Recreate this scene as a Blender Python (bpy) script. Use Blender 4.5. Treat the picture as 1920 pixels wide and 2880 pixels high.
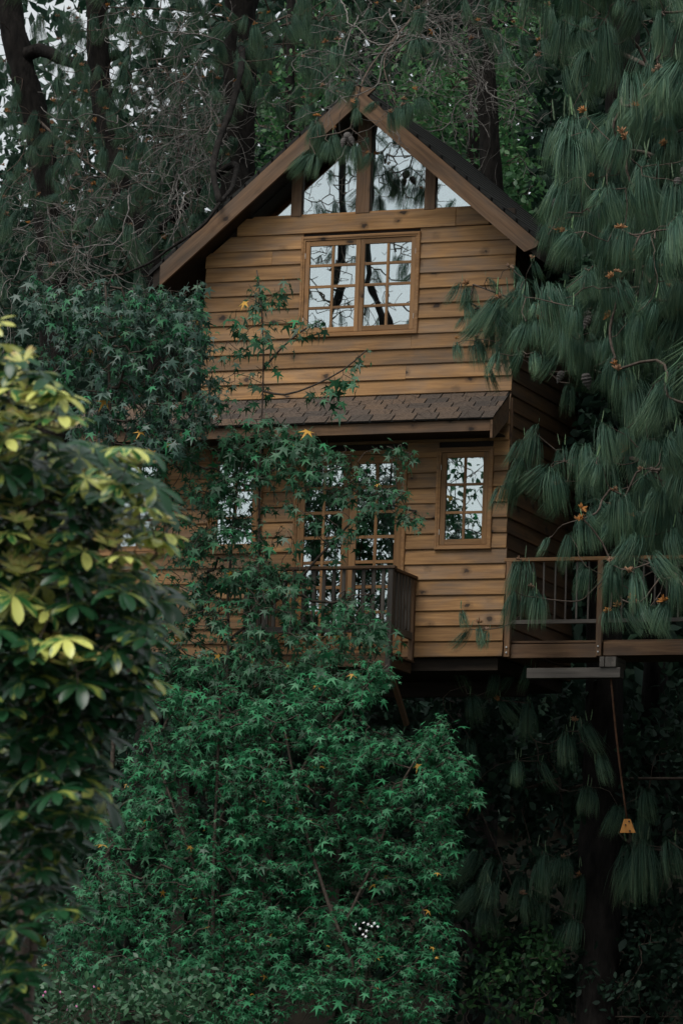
import bpy, math, random
import numpy as np
from mathutils import Matrix, Vector

rng = np.random.default_rng(7)
random.seed(7)
for o in list(bpy.data.objects):
    bpy.data.objects.remove(o)
scene = bpy.context.scene
COL = scene.collection

# ------------------------------------------------------------------ camera
YAW, PITCH, ROLL = math.radians(21.7), math.radians(8.8), math.radians(2.1)
FPX, PW, PH = 12000.0, 1920.0, 2880.0
CAM = np.array([15.566, -44.047, -1.38])
_f = np.array([-math.sin(YAW) * math.cos(PITCH), math.cos(YAW) * math.cos(PITCH), math.sin(PITCH)])
_r = np.array([math.cos(YAW), math.sin(YAW), 0.0])
_u = np.cross(_r, _f)
_r, _u = (math.cos(ROLL) * _r + math.sin(ROLL) * _u, -math.sin(ROLL) * _r + math.cos(ROLL) * _u)
cam_data = bpy.data.cameras.new("camera")
cam = bpy.data.objects.new("camera", cam_data)
COL.objects.link(cam)
cam.matrix_world = Matrix(((_r[0], _u[0], -_f[0], CAM[0]), (_r[1], _u[1], -_f[1], CAM[1]),
                           (_r[2], _u[2], -_f[2], CAM[2]), (0, 0, 0, 1)))
cam_data.sensor_fit = 'VERTICAL'
cam_data.sensor_height = 36.0
cam_data.lens = 36.0 * FPX / PH
cam_data.clip_start = 0.5
cam_data.clip_end = 1000.0
cam_data.dof.use_dof = True
cam_data.dof.focus_distance = 46.5
cam_data.dof.aperture_fstop = 6.7
scene.camera = cam

# ------------------------------------------------------------------ sky, sun, exposure
SUN_EL, SUN_AZ = math.radians(60), math.radians(190)      # azimuth of the brighter part of the cloud, seen from the house
world = bpy.data.worlds.new("World")
scene.world = world
world.use_nodes = True
nt = world.node_tree
nt.nodes.clear()
w_out = nt.nodes.new("ShaderNodeOutputWorld")
w_bg = nt.nodes.new("ShaderNodeBackground")
w_sky = nt.nodes.new("ShaderNodeTexSky")
w_sky.sky_type = 'NISHITA'
w_sky.sun_disc = False
w_sky.sun_elevation = SUN_EL
w_sky.sun_rotation = SUN_AZ
w_sky.dust_density = 3.0
w_tc = nt.nodes.new("ShaderNodeTexCoord")
w_map = nt.nodes.new("ShaderNodeMapping")
w_map.inputs['Scale'].default_value = (1.2, 1.2, 3.5)
w_no = nt.nodes.new("ShaderNodeTexNoise")
w_no.inputs['Scale'].default_value = 2.3
w_no.inputs['Detail'].default_value = 7
w_no.inputs['Distortion'].default_value = 0.4
w_rp = nt.nodes.new("ShaderNodeValToRGB")
w_rp.color_ramp.elements[0].position = 0.30
w_rp.color_ramp.elements[0].color = (0.55, 0.55, 0.55, 1)
w_rp.color_ramp.elements[1].position = 0.62
w_rp.color_ramp.elements[1].color = (0.95, 0.95, 0.95, 1)
w_mx = nt.nodes.new("ShaderNodeMix")
w_mx.data_type = 'RGBA'
w_mx.inputs['B'].default_value = (8.2, 8.6, 8.7, 1)       # even grey-white cloud
nt.links.new(w_tc.outputs['Generated'], w_map.inputs['Vector'])
nt.links.new(w_map.outputs['Vector'], w_no.inputs['Vector'])
nt.links.new(w_no.outputs['Fac'], w_rp.inputs['Fac'])
nt.links.new(w_rp.outputs['Color'], w_mx.inputs['Factor'])
nt.links.new(w_sky.outputs['Color'], w_mx.inputs['A'])
nt.links.new(w_mx.outputs['Result'], w_bg.inputs['Color'])
nt.links.new(w_bg.outputs['Background'], w_out.inputs['Surface'])
w_bg.inputs['Strength'].default_value = 0.05

sun_data = bpy.data.lights.new("sun", 'SUN')
sun_data.energy = 1.5
sun_data.angle = math.radians(35)
sun_data.color = (1.0, 0.97, 0.92)
sun = bpy.data.objects.new("sun", sun_data)
COL.objects.link(sun)
# light arrives from the front, high up
_sd = Vector((math.sin(SUN_AZ) * math.cos(SUN_EL), math.cos(SUN_AZ) * math.cos(SUN_EL), math.sin(SUN_EL)))
sun.rotation_euler = _sd.to_track_quat('Z', 'Y').to_euler()

scene.view_settings.view_transform = 'Standard'
scene.view_settings.look = 'None'
scene.view_settings.gamma = 1.0
scene.view_settings.use_curve_mapping = False
scene.view_settings.exposure = 0.95
scene.cycles.use_denoising = True
scene.cycles.max_bounces = 6
scene.cycles.diffuse_bounces = 2
scene.cycles.glossy_bounces = 3
scene.cycles.transmission_bounces = 4
scene.cycles.transparent_max_bounces = 12
scene.cycles.caustics_reflective = False
scene.cycles.caustics_refractive = False

# ------------------------------------------------------------------ picture helpers (pixel of the 1920x2880 photo -> point at a real depth)
def ray(u, v):
    return _f + _r * (u - 960) / FPX - _u * (v - 1440) / FPX
def P(u, v, Y=0.0):
    d = ray(u, v)
    return CAM + d * ((Y - CAM[1]) / d[1])
def mirrored(u, v, t):
    p = P(u, v, 0.0)
    d = p - CAM
    d = d / np.linalg.norm(d)
    d[1] = -d[1]
    return p + d * t
def PPM(p):
    return FPX / float((np.asarray(p) - CAM) @ _f)         # photo pixels per metre at p
def in_frame(p, m=60):
    q = np.asarray(p) - CAM
    d = q @ _f
    u, v = 960 + FPX * (q @ _r) / d, 1440 - FPX * (q @ _u) / d
    return -m < u < PW + m and -m < v < PH + m
def ground_z(x, y):
    s = np.clip((y + 50) / 60.0, -2, 1.6)
    hill = 0.42 * np.log1p(np.exp(np.clip((y - 6.5) * 2.0, -40, 40)))      # wooded bank behind the house
    return -3.2 + 3.1 * s + 0.12 * np.sin(x * 0.5) * np.cos(y * 0.4) + np.minimum(hill, 13.0)

# ------------------------------------------------------------------ materials
def new_mat(name):
    m = bpy.data.materials.new(name)
    m.use_nodes = True
    n = m.node_tree
    n.nodes.clear()
    out = n.nodes.new("ShaderNodeOutputMaterial")
    return m, n, out
def N(n, kind, **kw):
    nd = n.nodes.new(kind)
    for k, v in kw.items():
        setattr(nd, k, v)
    return nd
def ramp(n, stops):
    r = n.nodes.new("ShaderNodeValToRGB")
    e = r.color_ramp.elements
    while len(e) < len(stops):
        e.new(0.5)
    for el, (p, c) in zip(e, stops):
        el.position = p
        el.color = (c, c, c, 1) if isinstance(c, (int, float)) else (*c, 1)
    return r
def mixc(n, blend='MIX', fac=None):
    m = n.nodes.new("ShaderNodeMix")
    m.data_type = 'RGBA'
    m.blend_type = blend
    if fac is not None:
        m.inputs['Factor'].default_value = fac
    return m

def wood_mat(name, light, dark, grey=0.25, knots=True, rough=0.62):
    m, n, out = new_mat(name)
    L = n.links.new
    tc = N(n, "ShaderNodeTexCoord")
    oi = N(n, "ShaderNodeObjectInfo")
    mul = N(n, "ShaderNodeVectorMath", operation='SCALE')
    cmb = N(n, "ShaderNodeCombineXYZ")
    for i, k in enumerate((37.0, 11.0, 23.0)):
        mt = N(n, "ShaderNodeMath", operation='MULTIPLY')
        mt.inputs[1].default_value = k
        L(oi.outputs['Random'], mt.inputs[0])
        L(mt.outputs[0], cmb.inputs[i])
    add = N(n, "ShaderNodeVectorMath", operation='ADD')
    L(tc.outputs['Object'], add.inputs[0])
    L(cmb.outputs[0], add.inputs[1])
    def tex(scale, sx, detail=5, dist=0.6):
        mp = N(n, "ShaderNodeMapping")
        mp.inputs['Scale'].default_value = sx
        t = N(n, "ShaderNodeTexNoise")
        t.inputs['Scale'].default_value = scale
        t.inputs['Detail'].default_value = detail
        t.inputs['Distortion'].default_value = dist
        L(add.outputs[0], mp.inputs['Vector'])
        L(mp.outputs['Vector'], t.inputs['Vector'])
        return t
    g1 = tex(3.0, (0.45, 6, 6), 6, 0.7)
    g2 = tex(9.0, (0.25, 9, 9), 4, 0.3)
    st = tex(2.2, (0.8, 2.0, 2.0), 5, 0.5)
    r1 = ramp(n, [(0.32, dark), (0.5, tuple((a + b) / 2 for a, b in zip(light, dark))), (0.68, light)])
    L(g1.outputs['Fac'], r1.inputs['Fac'])
    r2 = ramp(n, [(0.35, 0.82), (0.6, 1.0)])
    L(g2.outputs['Fac'], r2.inputs['Fac'])
    m1 = mixc(n, 'MULTIPLY', 1.0)
    L(r1.outputs['Color'], m1.inputs['A'])
    L(r2.outputs['Color'], m1.inputs['B'])
    # grey weathering in blotches
    r3 = ramp(n, [(0.42, 0.0), (0.72, 1.0)])
    L(st.outputs['Fac'], r3.inputs['Fac'])
    mg = N(n, "ShaderNodeMath", operation='MULTIPLY')
    mg.inputs[1].default_value = grey
    L(r3.outputs['Color'], mg.inputs[0])
    m2 = mixc(n)
    L(mg.outputs[0], m2.inputs['Factor'])
    L(m1.outputs['Result'], m2.inputs['A'])
    gv = sum(dark) / 3
    m2.inputs['B'].default_value = (gv * 1.05, gv * 0.95, gv * 0.85, 1)
    last = m2
    if knots:
        mp = N(n, "ShaderNodeMapping")
        mp.inputs['Scale'].default_value = (4.2, 5.5, 5.5)
        L(add.outputs[0], mp.inputs['Vector'])
        wob = N(n, "ShaderNodeTexNoise")
        wob.inputs['Scale'].default_value = 5
        L(mp.outputs['Vector'], wob.inputs['Vector'])
        wm = N(n, "ShaderNodeVectorMath", operation='MULTIPLY_ADD')
        wm.inputs[1].default_value = (0.22, 0.22, 0.22)
        L(wob.outputs['Color'], wm.inputs[0])
        L(mp.outputs['Vector'], wm.inputs[2])
        vo = N(n, "ShaderNodeTexVoronoi")
        vo.inputs['Scale'].default_value = 1.0
        L(wm.outputs[0], vo.inputs['Vector'])
        rk0 = ramp(n, [(0.13, 1.0), (0.18, 0.45), (0.36, 0.0)])
        L(vo.outputs['Distance'], rk0.inputs['Fac'])
        sc = N(n, "ShaderNodeSeparateColor")
        L(vo.outputs['Color'], sc.inputs[0])
        gk = N(n, "ShaderNodeMath", operation='GREATER_THAN')
        gk.inputs[1].default_value = 0.66
        L(sc.outputs[0], gk.inputs[0])
        rk = mixc(n, 'MULTIPLY', 1.0)
        L(rk0.outputs['Color'], rk.inputs['A'])
        L(gk.outputs[0], rk.inputs['B'])
        km = N(n, "ShaderNodeMath", operation='MULTIPLY')
        km.inputs[1].default_value = 0.9
        L(rk.outputs['Result'], km.inputs[0])
        m3 = mixc(n)
        L(km.outputs[0], m3.inputs['Factor'])
        L(last.outputs['Result'], m3.inputs['A'])
        m3.inputs['B'].default_value = (0.018, 0.013, 0.011, 1)
        last = m3
    hv = N(n, "ShaderNodeHueSaturation")
    vr = N(n, "ShaderNodeMapRange")
    vr.inputs['To Min'].default_value = 0.66
    vr.inputs['To Max'].default_value = 1.18
    L(oi.outputs['Random'], vr.inputs['Value'])
    L(vr.outputs['Result'], hv.inputs['Value'])
    L(last.outputs['Result'], hv.inputs['Color'])
    bs = N(n, "ShaderNodeBsdfPrincipled")
    bs.inputs['Roughness'].default_value = rough
    bs.inputs['Specular IOR Level'].default_value = 0.25
    L(hv.outputs['Color'], bs.inputs['Base Color'])
    bp = N(n, "ShaderNodeBump")
    bp.inputs['Strength'].default_value = 0.25
    bp.inputs['Distance'].default_value = 0.004
    L(g2.outputs['Fac'], bp.inputs['Height'])
    L(bp.outputs['Normal'], bs.inputs['Normal'])
    L(bs.outputs[0], out.inputs[0])
    return m

def noisy_mat(name, c1, c2, scale=8.0, rough=0.85, bump=0.3, sx=(1, 1, 1), spec=0.2, perobj=0.0, dist=0.02):
    m, n, out = new_mat(name)
    L = n.links.new
    tc = N(n, "ShaderNodeTexCoord")
    mp = N(n, "ShaderNodeMapping")
    mp.inputs['Scale'].default_value = sx
    L(tc.outputs['Object'], mp.inputs['Vector'])
    t = N(n, "ShaderNodeTexNoise")
    t.inputs['Scale'].default_value = scale
    t.inputs['Detail'].default_value = 8
    t.inputs['Roughness'].default_value = 0.65
    L(mp.outputs['Vector'], t.inputs['Vector'])
    r = ramp(n, [(0.34, c1), (0.66, c2)])
    L(t.outputs['Fac'], r.inputs['Fac'])
    col = r.outputs['Color']
    if perobj:
        oi = N(n, "ShaderNodeObjectInfo")
        hv = N(n, "ShaderNodeHueSaturation")
        vr = N(n, "ShaderNodeMapRange")
        vr.inputs['To Min'].default_value = 1 - perobj
        vr.inputs['To Max'].default_value = 1 + perobj
        L(oi.outputs['Random'], vr.inputs['Value'])
        L(vr.outputs['Result'], hv.inputs['Value'])
        L(vr.outputs['Result'], hv.inputs['Saturation'])
        L(col, hv.inputs['Color'])
        col = hv.outputs['Color']
    bs = N(n, "ShaderNodeBsdfPrincipled")
    bs.inputs['Roughness'].default_value = rough
    bs.inputs['Specular IOR Level'].default_value = spec
    L(col, bs.inputs['Base Color'])
    bp = N(n, "ShaderNodeBump")
    bp.inputs['Strength'].default_value = bump
    bp.inputs['Distance'].default_value = dist
    L(t.outputs['Fac'], bp.inputs['Height'])
    L(bp.outputs['Normal'], bs.inputs['Normal'])
    L(bs.outputs[0], out.inputs[0])
    return m

def leaf_mat(name, stops, rough=0.45, trans=0.25, spec=0.4, accent=None, accent_from=0.985, along=None):
    """stops: colours picked per leaf; accent: odd yellow leaf; along: colours along the blade (uv y)"""
    m, n, out = new_mat(name)
    L = n.links.new
    ge = N(n, "ShaderNodeNewGeometry")
    oi = N(n, "ShaderNodeObjectInfo")
    ad = N(n, "ShaderNodeMath", operation='ADD')
    fr = N(n, "ShaderNodeMath", operation='FRACT')
    L(ge.outputs['Random Per Island'], ad.inputs[0])
    L(oi.outputs['Random'], ad.inputs[1])
    L(ad.outputs[0], fr.inputs[0])
    k = len(stops)
    r = ramp(n, [(i / (k - 1), c) for i, c in enumerate(stops)])
    L(fr.outputs[0], r.inputs['Fac'])
    col = r.outputs['Color']
    if along:
        tc = N(n, "ShaderNodeUVMap")
        sp = N(n, "ShaderNodeSeparateXYZ")
        L(tc.outputs['UV'], sp.inputs[0])
        ra = ramp(n, along)
        L(sp.outputs['Y'], ra.inputs['Fac'])
        mm = mixc(n, 'MULTIPLY', 1.0)
        L(col, mm.inputs['A'])
        L(ra.outputs['Color'], mm.inputs['B'])
        col = mm.outputs['Result']
    if accent:
        gt = N(n, "ShaderNodeMath", operation='GREATER_THAN')
        gt.inputs[1].default_value = accent_from
        L(fr.outputs[0], gt.inputs[0])
        ma = mixc(n)
        L(gt.outputs[0], ma.inputs['Factor'])
        L(col, ma.inputs['A'])
        ma.inputs['B'].default_value = (*accent, 1)
        col = ma.outputs['Result']
    bs = N(n, "ShaderNodeBsdfPrincipled")
    bs.inputs['Roughness'].default_value = rough
    bs.inputs['Specular IOR Level'].default_value = spec
    L(col, bs.inputs['Base Color'])
    tr = N(n, "ShaderNodeBsdfTranslucent")
    L(col, tr.inputs['Color'])
    mx = N(n, "ShaderNodeMixShader")
    mx.inputs[0].default_value = trans
    L(bs.outputs[0], mx.inputs[1])
    L(tr.outputs[0], mx.inputs[2])
    L(mx.outputs[0], out.inputs[0])
    return m

def variegated_mat(name, green, yellow, amount, tip=None):
    m, n, out = new_mat(name)
    L = n.links.new
    uv = N(n, "ShaderNodeUVMap")
    tc = N(n, "ShaderNodeTexCoord")
    oi = N(n, "ShaderNodeObjectInfo")
    sp = N(n, "ShaderNodeSeparateXYZ")
    L(uv.outputs['UV'], sp.inputs[0])
    ge = N(n, "ShaderNodeNewGeometry")
    rad = N(n, "ShaderNodeMath", operation='MULTIPLY')
    rad.inputs[1].default_value = 31.0
    L(ge.outputs['Random Per Island'], rad.inputs[0])
    cm = N(n, "ShaderNodeCombineXYZ")
    L(sp.outputs['X'], cm.inputs[0])
    L(sp.outputs['Y'], cm.inputs[1])
    L(rad.outputs[0], cm.inputs[2])
    no = N(n, "ShaderNodeTexNoise")
    no.inputs['Scale'].default_value = 2.2
    no.inputs['Detail'].default_value = 3
    L(cm.outputs[0], no.inputs['Vector'])
    rr = ramp(n, [(1 - amount - 0.06, 0.0), (1 - amount + 0.06, 1.0)])
    ad = N(n, "ShaderNodeMath", operation='MULTIPLY_ADD')
    ad.inputs[1].default_value = 0.55
    L(ge.outputs['Random Per Island'], ad.inputs[0])
    nn = N(n, "ShaderNodeMath", operation='MULTIPLY')
    nn.inputs[1].default_value = 0.8
    L(no.outputs['Fac'], nn.inputs[0])
    L(nn.outputs[0], ad.inputs[2])
    L(ad.outputs[0], rr.inputs['Fac'])
    mx = mixc(n)
    L(rr.outputs['Color'], mx.inputs['Factor'])
    mx.inputs['A'].default_value = (*green, 1)
    mx.inputs['B'].default_value = (*yellow, 1)
    col = mx.outputs['Result']
    if tip:
        rt = ramp(n, [(0.55, 0.0), (1.0, 0.85)])
        L(sp.outputs['Y'], rt.inputs['Fac'])
        mt = mixc(n)
        L(rt.outputs['Color'], mt.inputs['Factor'])
        L(col, mt.inputs['A'])
        mt.inputs['B'].default_value = (*tip, 1)
        col = mt.outputs['Result']
    hv = N(n, "ShaderNodeHueSaturation")
    vr = N(n, "ShaderNodeMapRange")
    vr.inputs['To Min'].default_value = 0.7
    vr.inputs['To Max'].default_value = 1.25
    L(oi.outputs['Random'], vr.inputs['Value'])
    L(vr.outputs['Result'], hv.inputs['Value'])
    L(col, hv.inputs['Color'])
    bs = N(n, "ShaderNodeBsdfPrincipled")
    bs.inputs['Roughness'].default_value = 0.32
    bs.inputs['Specular IOR Level'].default_value = 0.5
    L(hv.outputs['Color'], bs.inputs['Base Color'])
    tr = N(n, "ShaderNodeBsdfTranslucent")
    L(hv.outputs['Color'], tr.inputs['Color'])
    ms = N(n, "ShaderNodeMixShader")
    ms.inputs[0].default_value = 0.32
    L(bs.outputs[0], ms.inputs[1])
    L(tr.outputs[0], ms.inputs[2])
    L(ms.outputs[0], out.inputs[0])
    return m

def glass_mat(name, refl=0.62):
    m, n, out = new_mat(name)
    L = n.links.new
    gl = N(n, "ShaderNodeBsdfGlossy")
    gl.inputs['Roughness'].default_value = 0.0
    gl.inputs['Color'].default_value = (0.93, 1.0, 1.0, 1)
    tp = N(n, "ShaderNodeBsdfTransparent")
    tp.inputs['Color'].default_value = (0.75, 0.82, 0.82, 1)
    tc = N(n, "ShaderNodeTexCoord")
    oi = N(n, "ShaderNodeObjectInfo")
    av = N(n, "ShaderNodeVectorMath", operation='ADD')
    L(tc.outputs['Object'], av.inputs[0])
    L(oi.outputs['Random'], av.inputs[1])
    no = N(n, "ShaderNodeTexNoise")
    no.inputs['Scale'].default_value = 5.0
    no.inputs['Detail'].default_value = 0
    L(av.outputs[0], no.inputs['Vector'])
    bp = N(n, "ShaderNodeBump")
    bp.inputs['Strength'].default_value = 1.0
    bp.inputs['Distance'].default_value = 0.00012
    L(no.outputs['Fac'], bp.inputs['Height'])
    L(bp.outputs['Normal'], gl.inputs['Normal'])
    mx = N(n, "ShaderNodeMixShader")
    mx.inputs[0].default_value = refl
    L(tp.outputs[0], mx.inputs[1])
    L(gl.outputs[0], mx.inputs[2])
    L(mx.outputs[0], out.inputs[0])
    return m

M = {}
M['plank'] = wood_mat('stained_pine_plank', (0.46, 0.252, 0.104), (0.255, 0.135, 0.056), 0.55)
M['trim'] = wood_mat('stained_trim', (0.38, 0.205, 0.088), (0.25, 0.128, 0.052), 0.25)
M['sideplank'] = wood_mat('shade_toned_plank', (0.15, 0.08, 0.034), (0.075, 0.04, 0.019), 0.4)  # plank wood darkened so the side wall's shade is in its colour
M['rake'] = wood_mat('weathered_rake', (0.25, 0.145, 0.08), (0.13, 0.075, 0.042), 0.5)
M['deckwood'] = wood_mat('deck_wood', (0.22, 0.125, 0.065), (0.10, 0.055, 0.03), 0.5)
M['greywood'] = wood_mat('grey_wood', (0.17, 0.15, 0.13), (0.08, 0.07, 0.062), 0.5)
M['darkwood'] = wood_mat('dark_wood', (0.038, 0.025, 0.016), (0.018, 0.012, 0.008), 0.2, knots=False)
M['shingle'] = noisy_mat('asphalt_shingle', (0.052, 0.040, 0.032), (0.118, 0.090, 0.072), 60, 0.95, 0.4, perobj=0.35, dist=0.004)
M['roofing'] = noisy_mat('dark_roofing', (0.012, 0.013, 0.013), (0.03, 0.03, 0.028), 40, 0.95, 0.4, dist=0.004)
M['bark'] = noisy_mat('pine_bark', (0.006, 0.0056, 0.0052), (0.028, 0.024, 0.0215), 9, 0.95, 1.0, sx=(1, 1, 0.35), dist=0.05)
M['twig'] = noisy_mat('twig_bark', (0.06, 0.045, 0.036), (0.14, 0.11, 0.09), 25, 0.9, 0.3)
M['stem'] = noisy_mat('stem_bark', (0.03, 0.024, 0.019), (0.085, 0.066, 0.054), 25, 0.9, 0.3)
M['deadtwig'] = noisy_mat('dead_twig_bark', (0.08, 0.075, 0.07), (0.26, 0.24, 0.22), 14, 0.9, 0.3)
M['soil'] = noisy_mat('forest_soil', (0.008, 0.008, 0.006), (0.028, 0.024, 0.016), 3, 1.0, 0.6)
M['metal'] = noisy_mat('hinge_metal', (0.5, 0.5, 0.5), (0.7, 0.7, 0.68), 30, 0.4, 0.0)
M['iron'] = noisy_mat('dark_iron', (0.01, 0.01, 0.012), (0.03, 0.025, 0.025), 30, 0.6, 0.1)
M['rust'] = noisy_mat('rusty_pole', (0.03, 0.016, 0.009), (0.08, 0.038, 0.02), 20, 0.9, 0.2)
M['ply'] = noisy_mat('ochre_plywood', (0.30, 0.13, 0.03), (0.42, 0.19, 0.05), 12, 0.7, 0.1)
M['curtain'] = noisy_mat('grey_curtain', (0.7, 0.72, 0.73), (0.82, 0.84, 0.85), 6, 0.9, 0.1)
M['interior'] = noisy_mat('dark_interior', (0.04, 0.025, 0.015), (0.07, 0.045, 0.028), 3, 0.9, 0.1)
M['glass'] = glass_mat('window_glass')
M['gum'] = leaf_mat('sweetgum_leaf', [(0.020, 0.075, 0.038), (0.028, 0.105, 0.046), (0.05, 0.10, 0.065), (0.022, 0.085, 0.041), (0.04, 0.16, 0.066)],
                    0.48, 0.22, 0.3, accent=(0.55, 0.30, 0.05), accent_from=0.996)
M['gumyoung'] = leaf_mat('sweetgum_young_leaf', [(0.026, 0.18, 0.074), (0.046, 0.26, 0.108), (0.015, 0.10, 0.042), (0.085, 0.27, 0.135), (0.03, 0.14, 0.068)],
                    0.5, 0.33, 0.28, accent=(0.5, 0.28, 0.06), accent_from=0.997)
M['gumgrey'] = leaf_mat('sweetgum_grey_leaf', [(0.03, 0.075, 0.055), (0.05, 0.10, 0.075), (0.022, 0.065, 0.045), (0.065, 0.12, 0.095)],
                    0.45, 0.2, 0.4, accent=(0.5, 0.27, 0.05), accent_from=0.997)
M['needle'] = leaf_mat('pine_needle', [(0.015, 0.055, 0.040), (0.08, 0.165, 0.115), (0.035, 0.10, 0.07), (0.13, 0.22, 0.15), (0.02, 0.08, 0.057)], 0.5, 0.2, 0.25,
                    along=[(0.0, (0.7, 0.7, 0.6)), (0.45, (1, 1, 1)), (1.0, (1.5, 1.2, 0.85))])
M['candle'] = noisy_mat('pine_candle', (0.10, 0.20, 0.10), (0.26, 0.34, 0.20), 40, 0.7, 0.5, perobj=0.2)
M['pollen'] = noisy_mat('pollen_cone', (0.22, 0.11, 0.05), (0.45, 0.25, 0.14), 30, 0.8, 0.3, perobj=0.25)
M['cone'] = noisy_mat('pine_cone', (0.07, 0.06, 0.055), (0.26, 0.24, 0.23), 50, 0.8, 0.8, perobj=0.2, dist=0.01)
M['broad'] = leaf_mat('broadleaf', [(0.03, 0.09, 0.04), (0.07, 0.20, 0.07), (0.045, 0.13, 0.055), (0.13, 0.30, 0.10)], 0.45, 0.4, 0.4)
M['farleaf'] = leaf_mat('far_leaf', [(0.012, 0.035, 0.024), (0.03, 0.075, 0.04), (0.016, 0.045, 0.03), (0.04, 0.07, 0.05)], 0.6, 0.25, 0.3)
M['shrub'] = leaf_mat('shrub_leaf', [(0.03, 0.10, 0.05), (0.05, 0.14, 0.06), (0.04, 0.09, 0.05), (0.08, 0.16, 0.09)], 0.45, 0.25, 0.4)
M['sch_green'] = variegated_mat('umbrella_leaf_green', (0.015, 0.07, 0.026), (0.26, 0.30, 0.06), 0.12)
M['sch_varieg'] = variegated_mat('umbrella_leaf_variegated', (0.035, 0.15, 0.04), (0.60, 0.62, 0.17), 0.45)
M['sch_young'] = variegated_mat('umbrella_leaf_young', (0.24, 0.44, 0.08), (0.74, 0.74, 0.25), 0.60, tip=(0.66, 0.40, 0.16))
M['petal'] = noisy_mat('white_petal', (0.7, 0.7, 0.72), (0.82, 0.82, 0.84), 10, 0.6, 0.0)
M['pink'] = noisy_mat('pink_petal', (0.55, 0.15, 0.35), (0.7, 0.3, 0.5), 10, 0.6, 0.0)

# ------------------------------------------------------------------ object helpers
WM = {}
def link(o):
    COL.objects.link(o)
    return o
def tag(o, label=None, category=None, group=None, kind=None):
    for k, v in (('label', label), ('category', category), ('group', group), ('kind', kind)):
        if v:
            o[k] = v
    return o
def empty(name, loc):
    o = link(bpy.data.objects.new(name, None))
    o.location = [float(c) for c in loc]
    o.empty_display_size = 0.2
    WM[o.name] = Matrix.Translation(Vector([float(c) for c in loc]))
    return o
def place(name, me, parent=None, mw=None, mat=None):
    o = link(bpy.data.objects.new(name, me))
    mw = mw or Matrix.Identity(4)
    if parent is not None:
        o.parent = parent
        o.matrix_parent_inverse = WM[parent.name].inverted()
    o.matrix_basis = mw
    WM[o.name] = mw
    if mat is not None and not me.materials:
        me.materials.append(mat)
    return o
def mesh_py(name, verts, faces, mat=None, smooth=False):
    me = bpy.data.meshes.new(name)
    me.from_pydata([tuple(map(float, v)) for v in verts], [], faces)
    me.update()
    if mat is not None:
        me.materials.append(mat)
    if smooth:
        me.polygons.foreach_set('use_smooth', [True] * len(me.polygons))
    return me
def mesh_np(name, V, F, mat=None, smooth=False, uv=None):
    """V (n,3), F (m,k) one face size; uv per vertex (n,2)"""
    V = np.ascontiguousarray(V, dtype=np.float32)
    F = np.ascontiguousarray(F, dtype=np.int32)
    me = bpy.data.meshes.new(name)
    m, k = F.shape
    me.vertices.add(len(V))
    me.vertices.foreach_set('co', V.ravel())
    me.loops.add(m * k)
    me.loops.foreach_set('vertex_index', F.ravel())
    me.polygons.add(m)
    me.polygons.foreach_set('loop_start', np.arange(0, m * k, k, dtype=np.int32))
    me.polygons.foreach_set('loop_total', np.full(m, k, dtype=np.int32))
    if smooth:
        me.polygons.foreach_set('use_smooth', np.ones(m, dtype=bool))
    if uv is not None:
        ul = me.uv_layers.new(name='UVMap')
        ul.data.foreach_set('uv', np.asarray(uv, dtype=np.float32)[F.ravel()].ravel())
    me.update(calc_edges=True)
    if mat is not None:
        me.materials.append(mat)
    return me
def scatter_mesh(name, tv, tf, R, T, mat, uv=None, smooth=False):
    """one mesh of many copies of a template (R: (n,3,3) columns = axes times size, T: (n,3))"""
    n = len(T)
    V = (np.einsum('nij,kj->nki', R, tv) + T[:, None, :]).reshape(-1, 3)
    F = (tf[None] + (np.arange(n) * len(tv))[:, None, None]).reshape(-1, tf.shape[1])
    U = None if uv is None else np.tile(uv, (n, 1))
    return mesh_np(name, V, F, mat, smooth, U)
def mat4(R, t):
    return Matrix(((R[0][0], R[0][1], R[0][2], t[0]), (R[1][0], R[1][1], R[1][2], t[1]), (R[2][0], R[2][1], R[2][2], t[2]), (0, 0, 0, 1)))

def chamfer_box(sx, sy, sz, c):
    """box centred on the origin with chamfered edges"""
    V, idx = [], {}
    h = (sx / 2, sy / 2, sz / 2)
    c = min(c, min(h) * 0.45)
    for a in (-1, 1):
        for b in (-1, 1):
            for d in (-1, 1):
                s = (a, b, d)
                for k in range(3):
                    idx[(s, k)] = len(V)
                    V.append([s[i] * (h[i] if i == k else h[i] - c) for i in range(3)])
    Fs = []
    for k in range(3):
        i, j = (k + 1) % 3, (k + 2) % 3
        for s in (-1, 1):
            q = []
            for a, b in ((-1, -1), (1, -1), (1, 1), (-1, 1)):
                t = [0, 0, 0]; t[k] = s; t[i] = a; t[j] = b
                q.append(idx[(tuple(t), k)])
            Fs.append(q if s > 0 else q[::-1])
            # the edges along axis i, between faces k and j
    for k in range(3):
        i, j = (k + 1) % 3, (k + 2) % 3
        for a in (-1, 1):
            for b in (-1, 1):
                t0 = [0, 0, 0]; t0[k] = -1; t0[i] = a; t0[j] = b
                t1 = list(t0); t1[k] = 1
                q = [idx[(tuple(t0), i)], idx[(tuple(t1), i)], idx[(tuple(t1), j)], idx[(tuple(t0), j)]]
                Fs.append(q if a * b < 0 else q[::-1])
    for a in (-1, 1):
        for b in (-1, 1):
            for d in (-1, 1):
                q = [idx[((a, b, d), k)] for k in range(3)]
                Fs.append(q if a * b * d > 0 else q[::-1])
    return V, Fs
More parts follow.
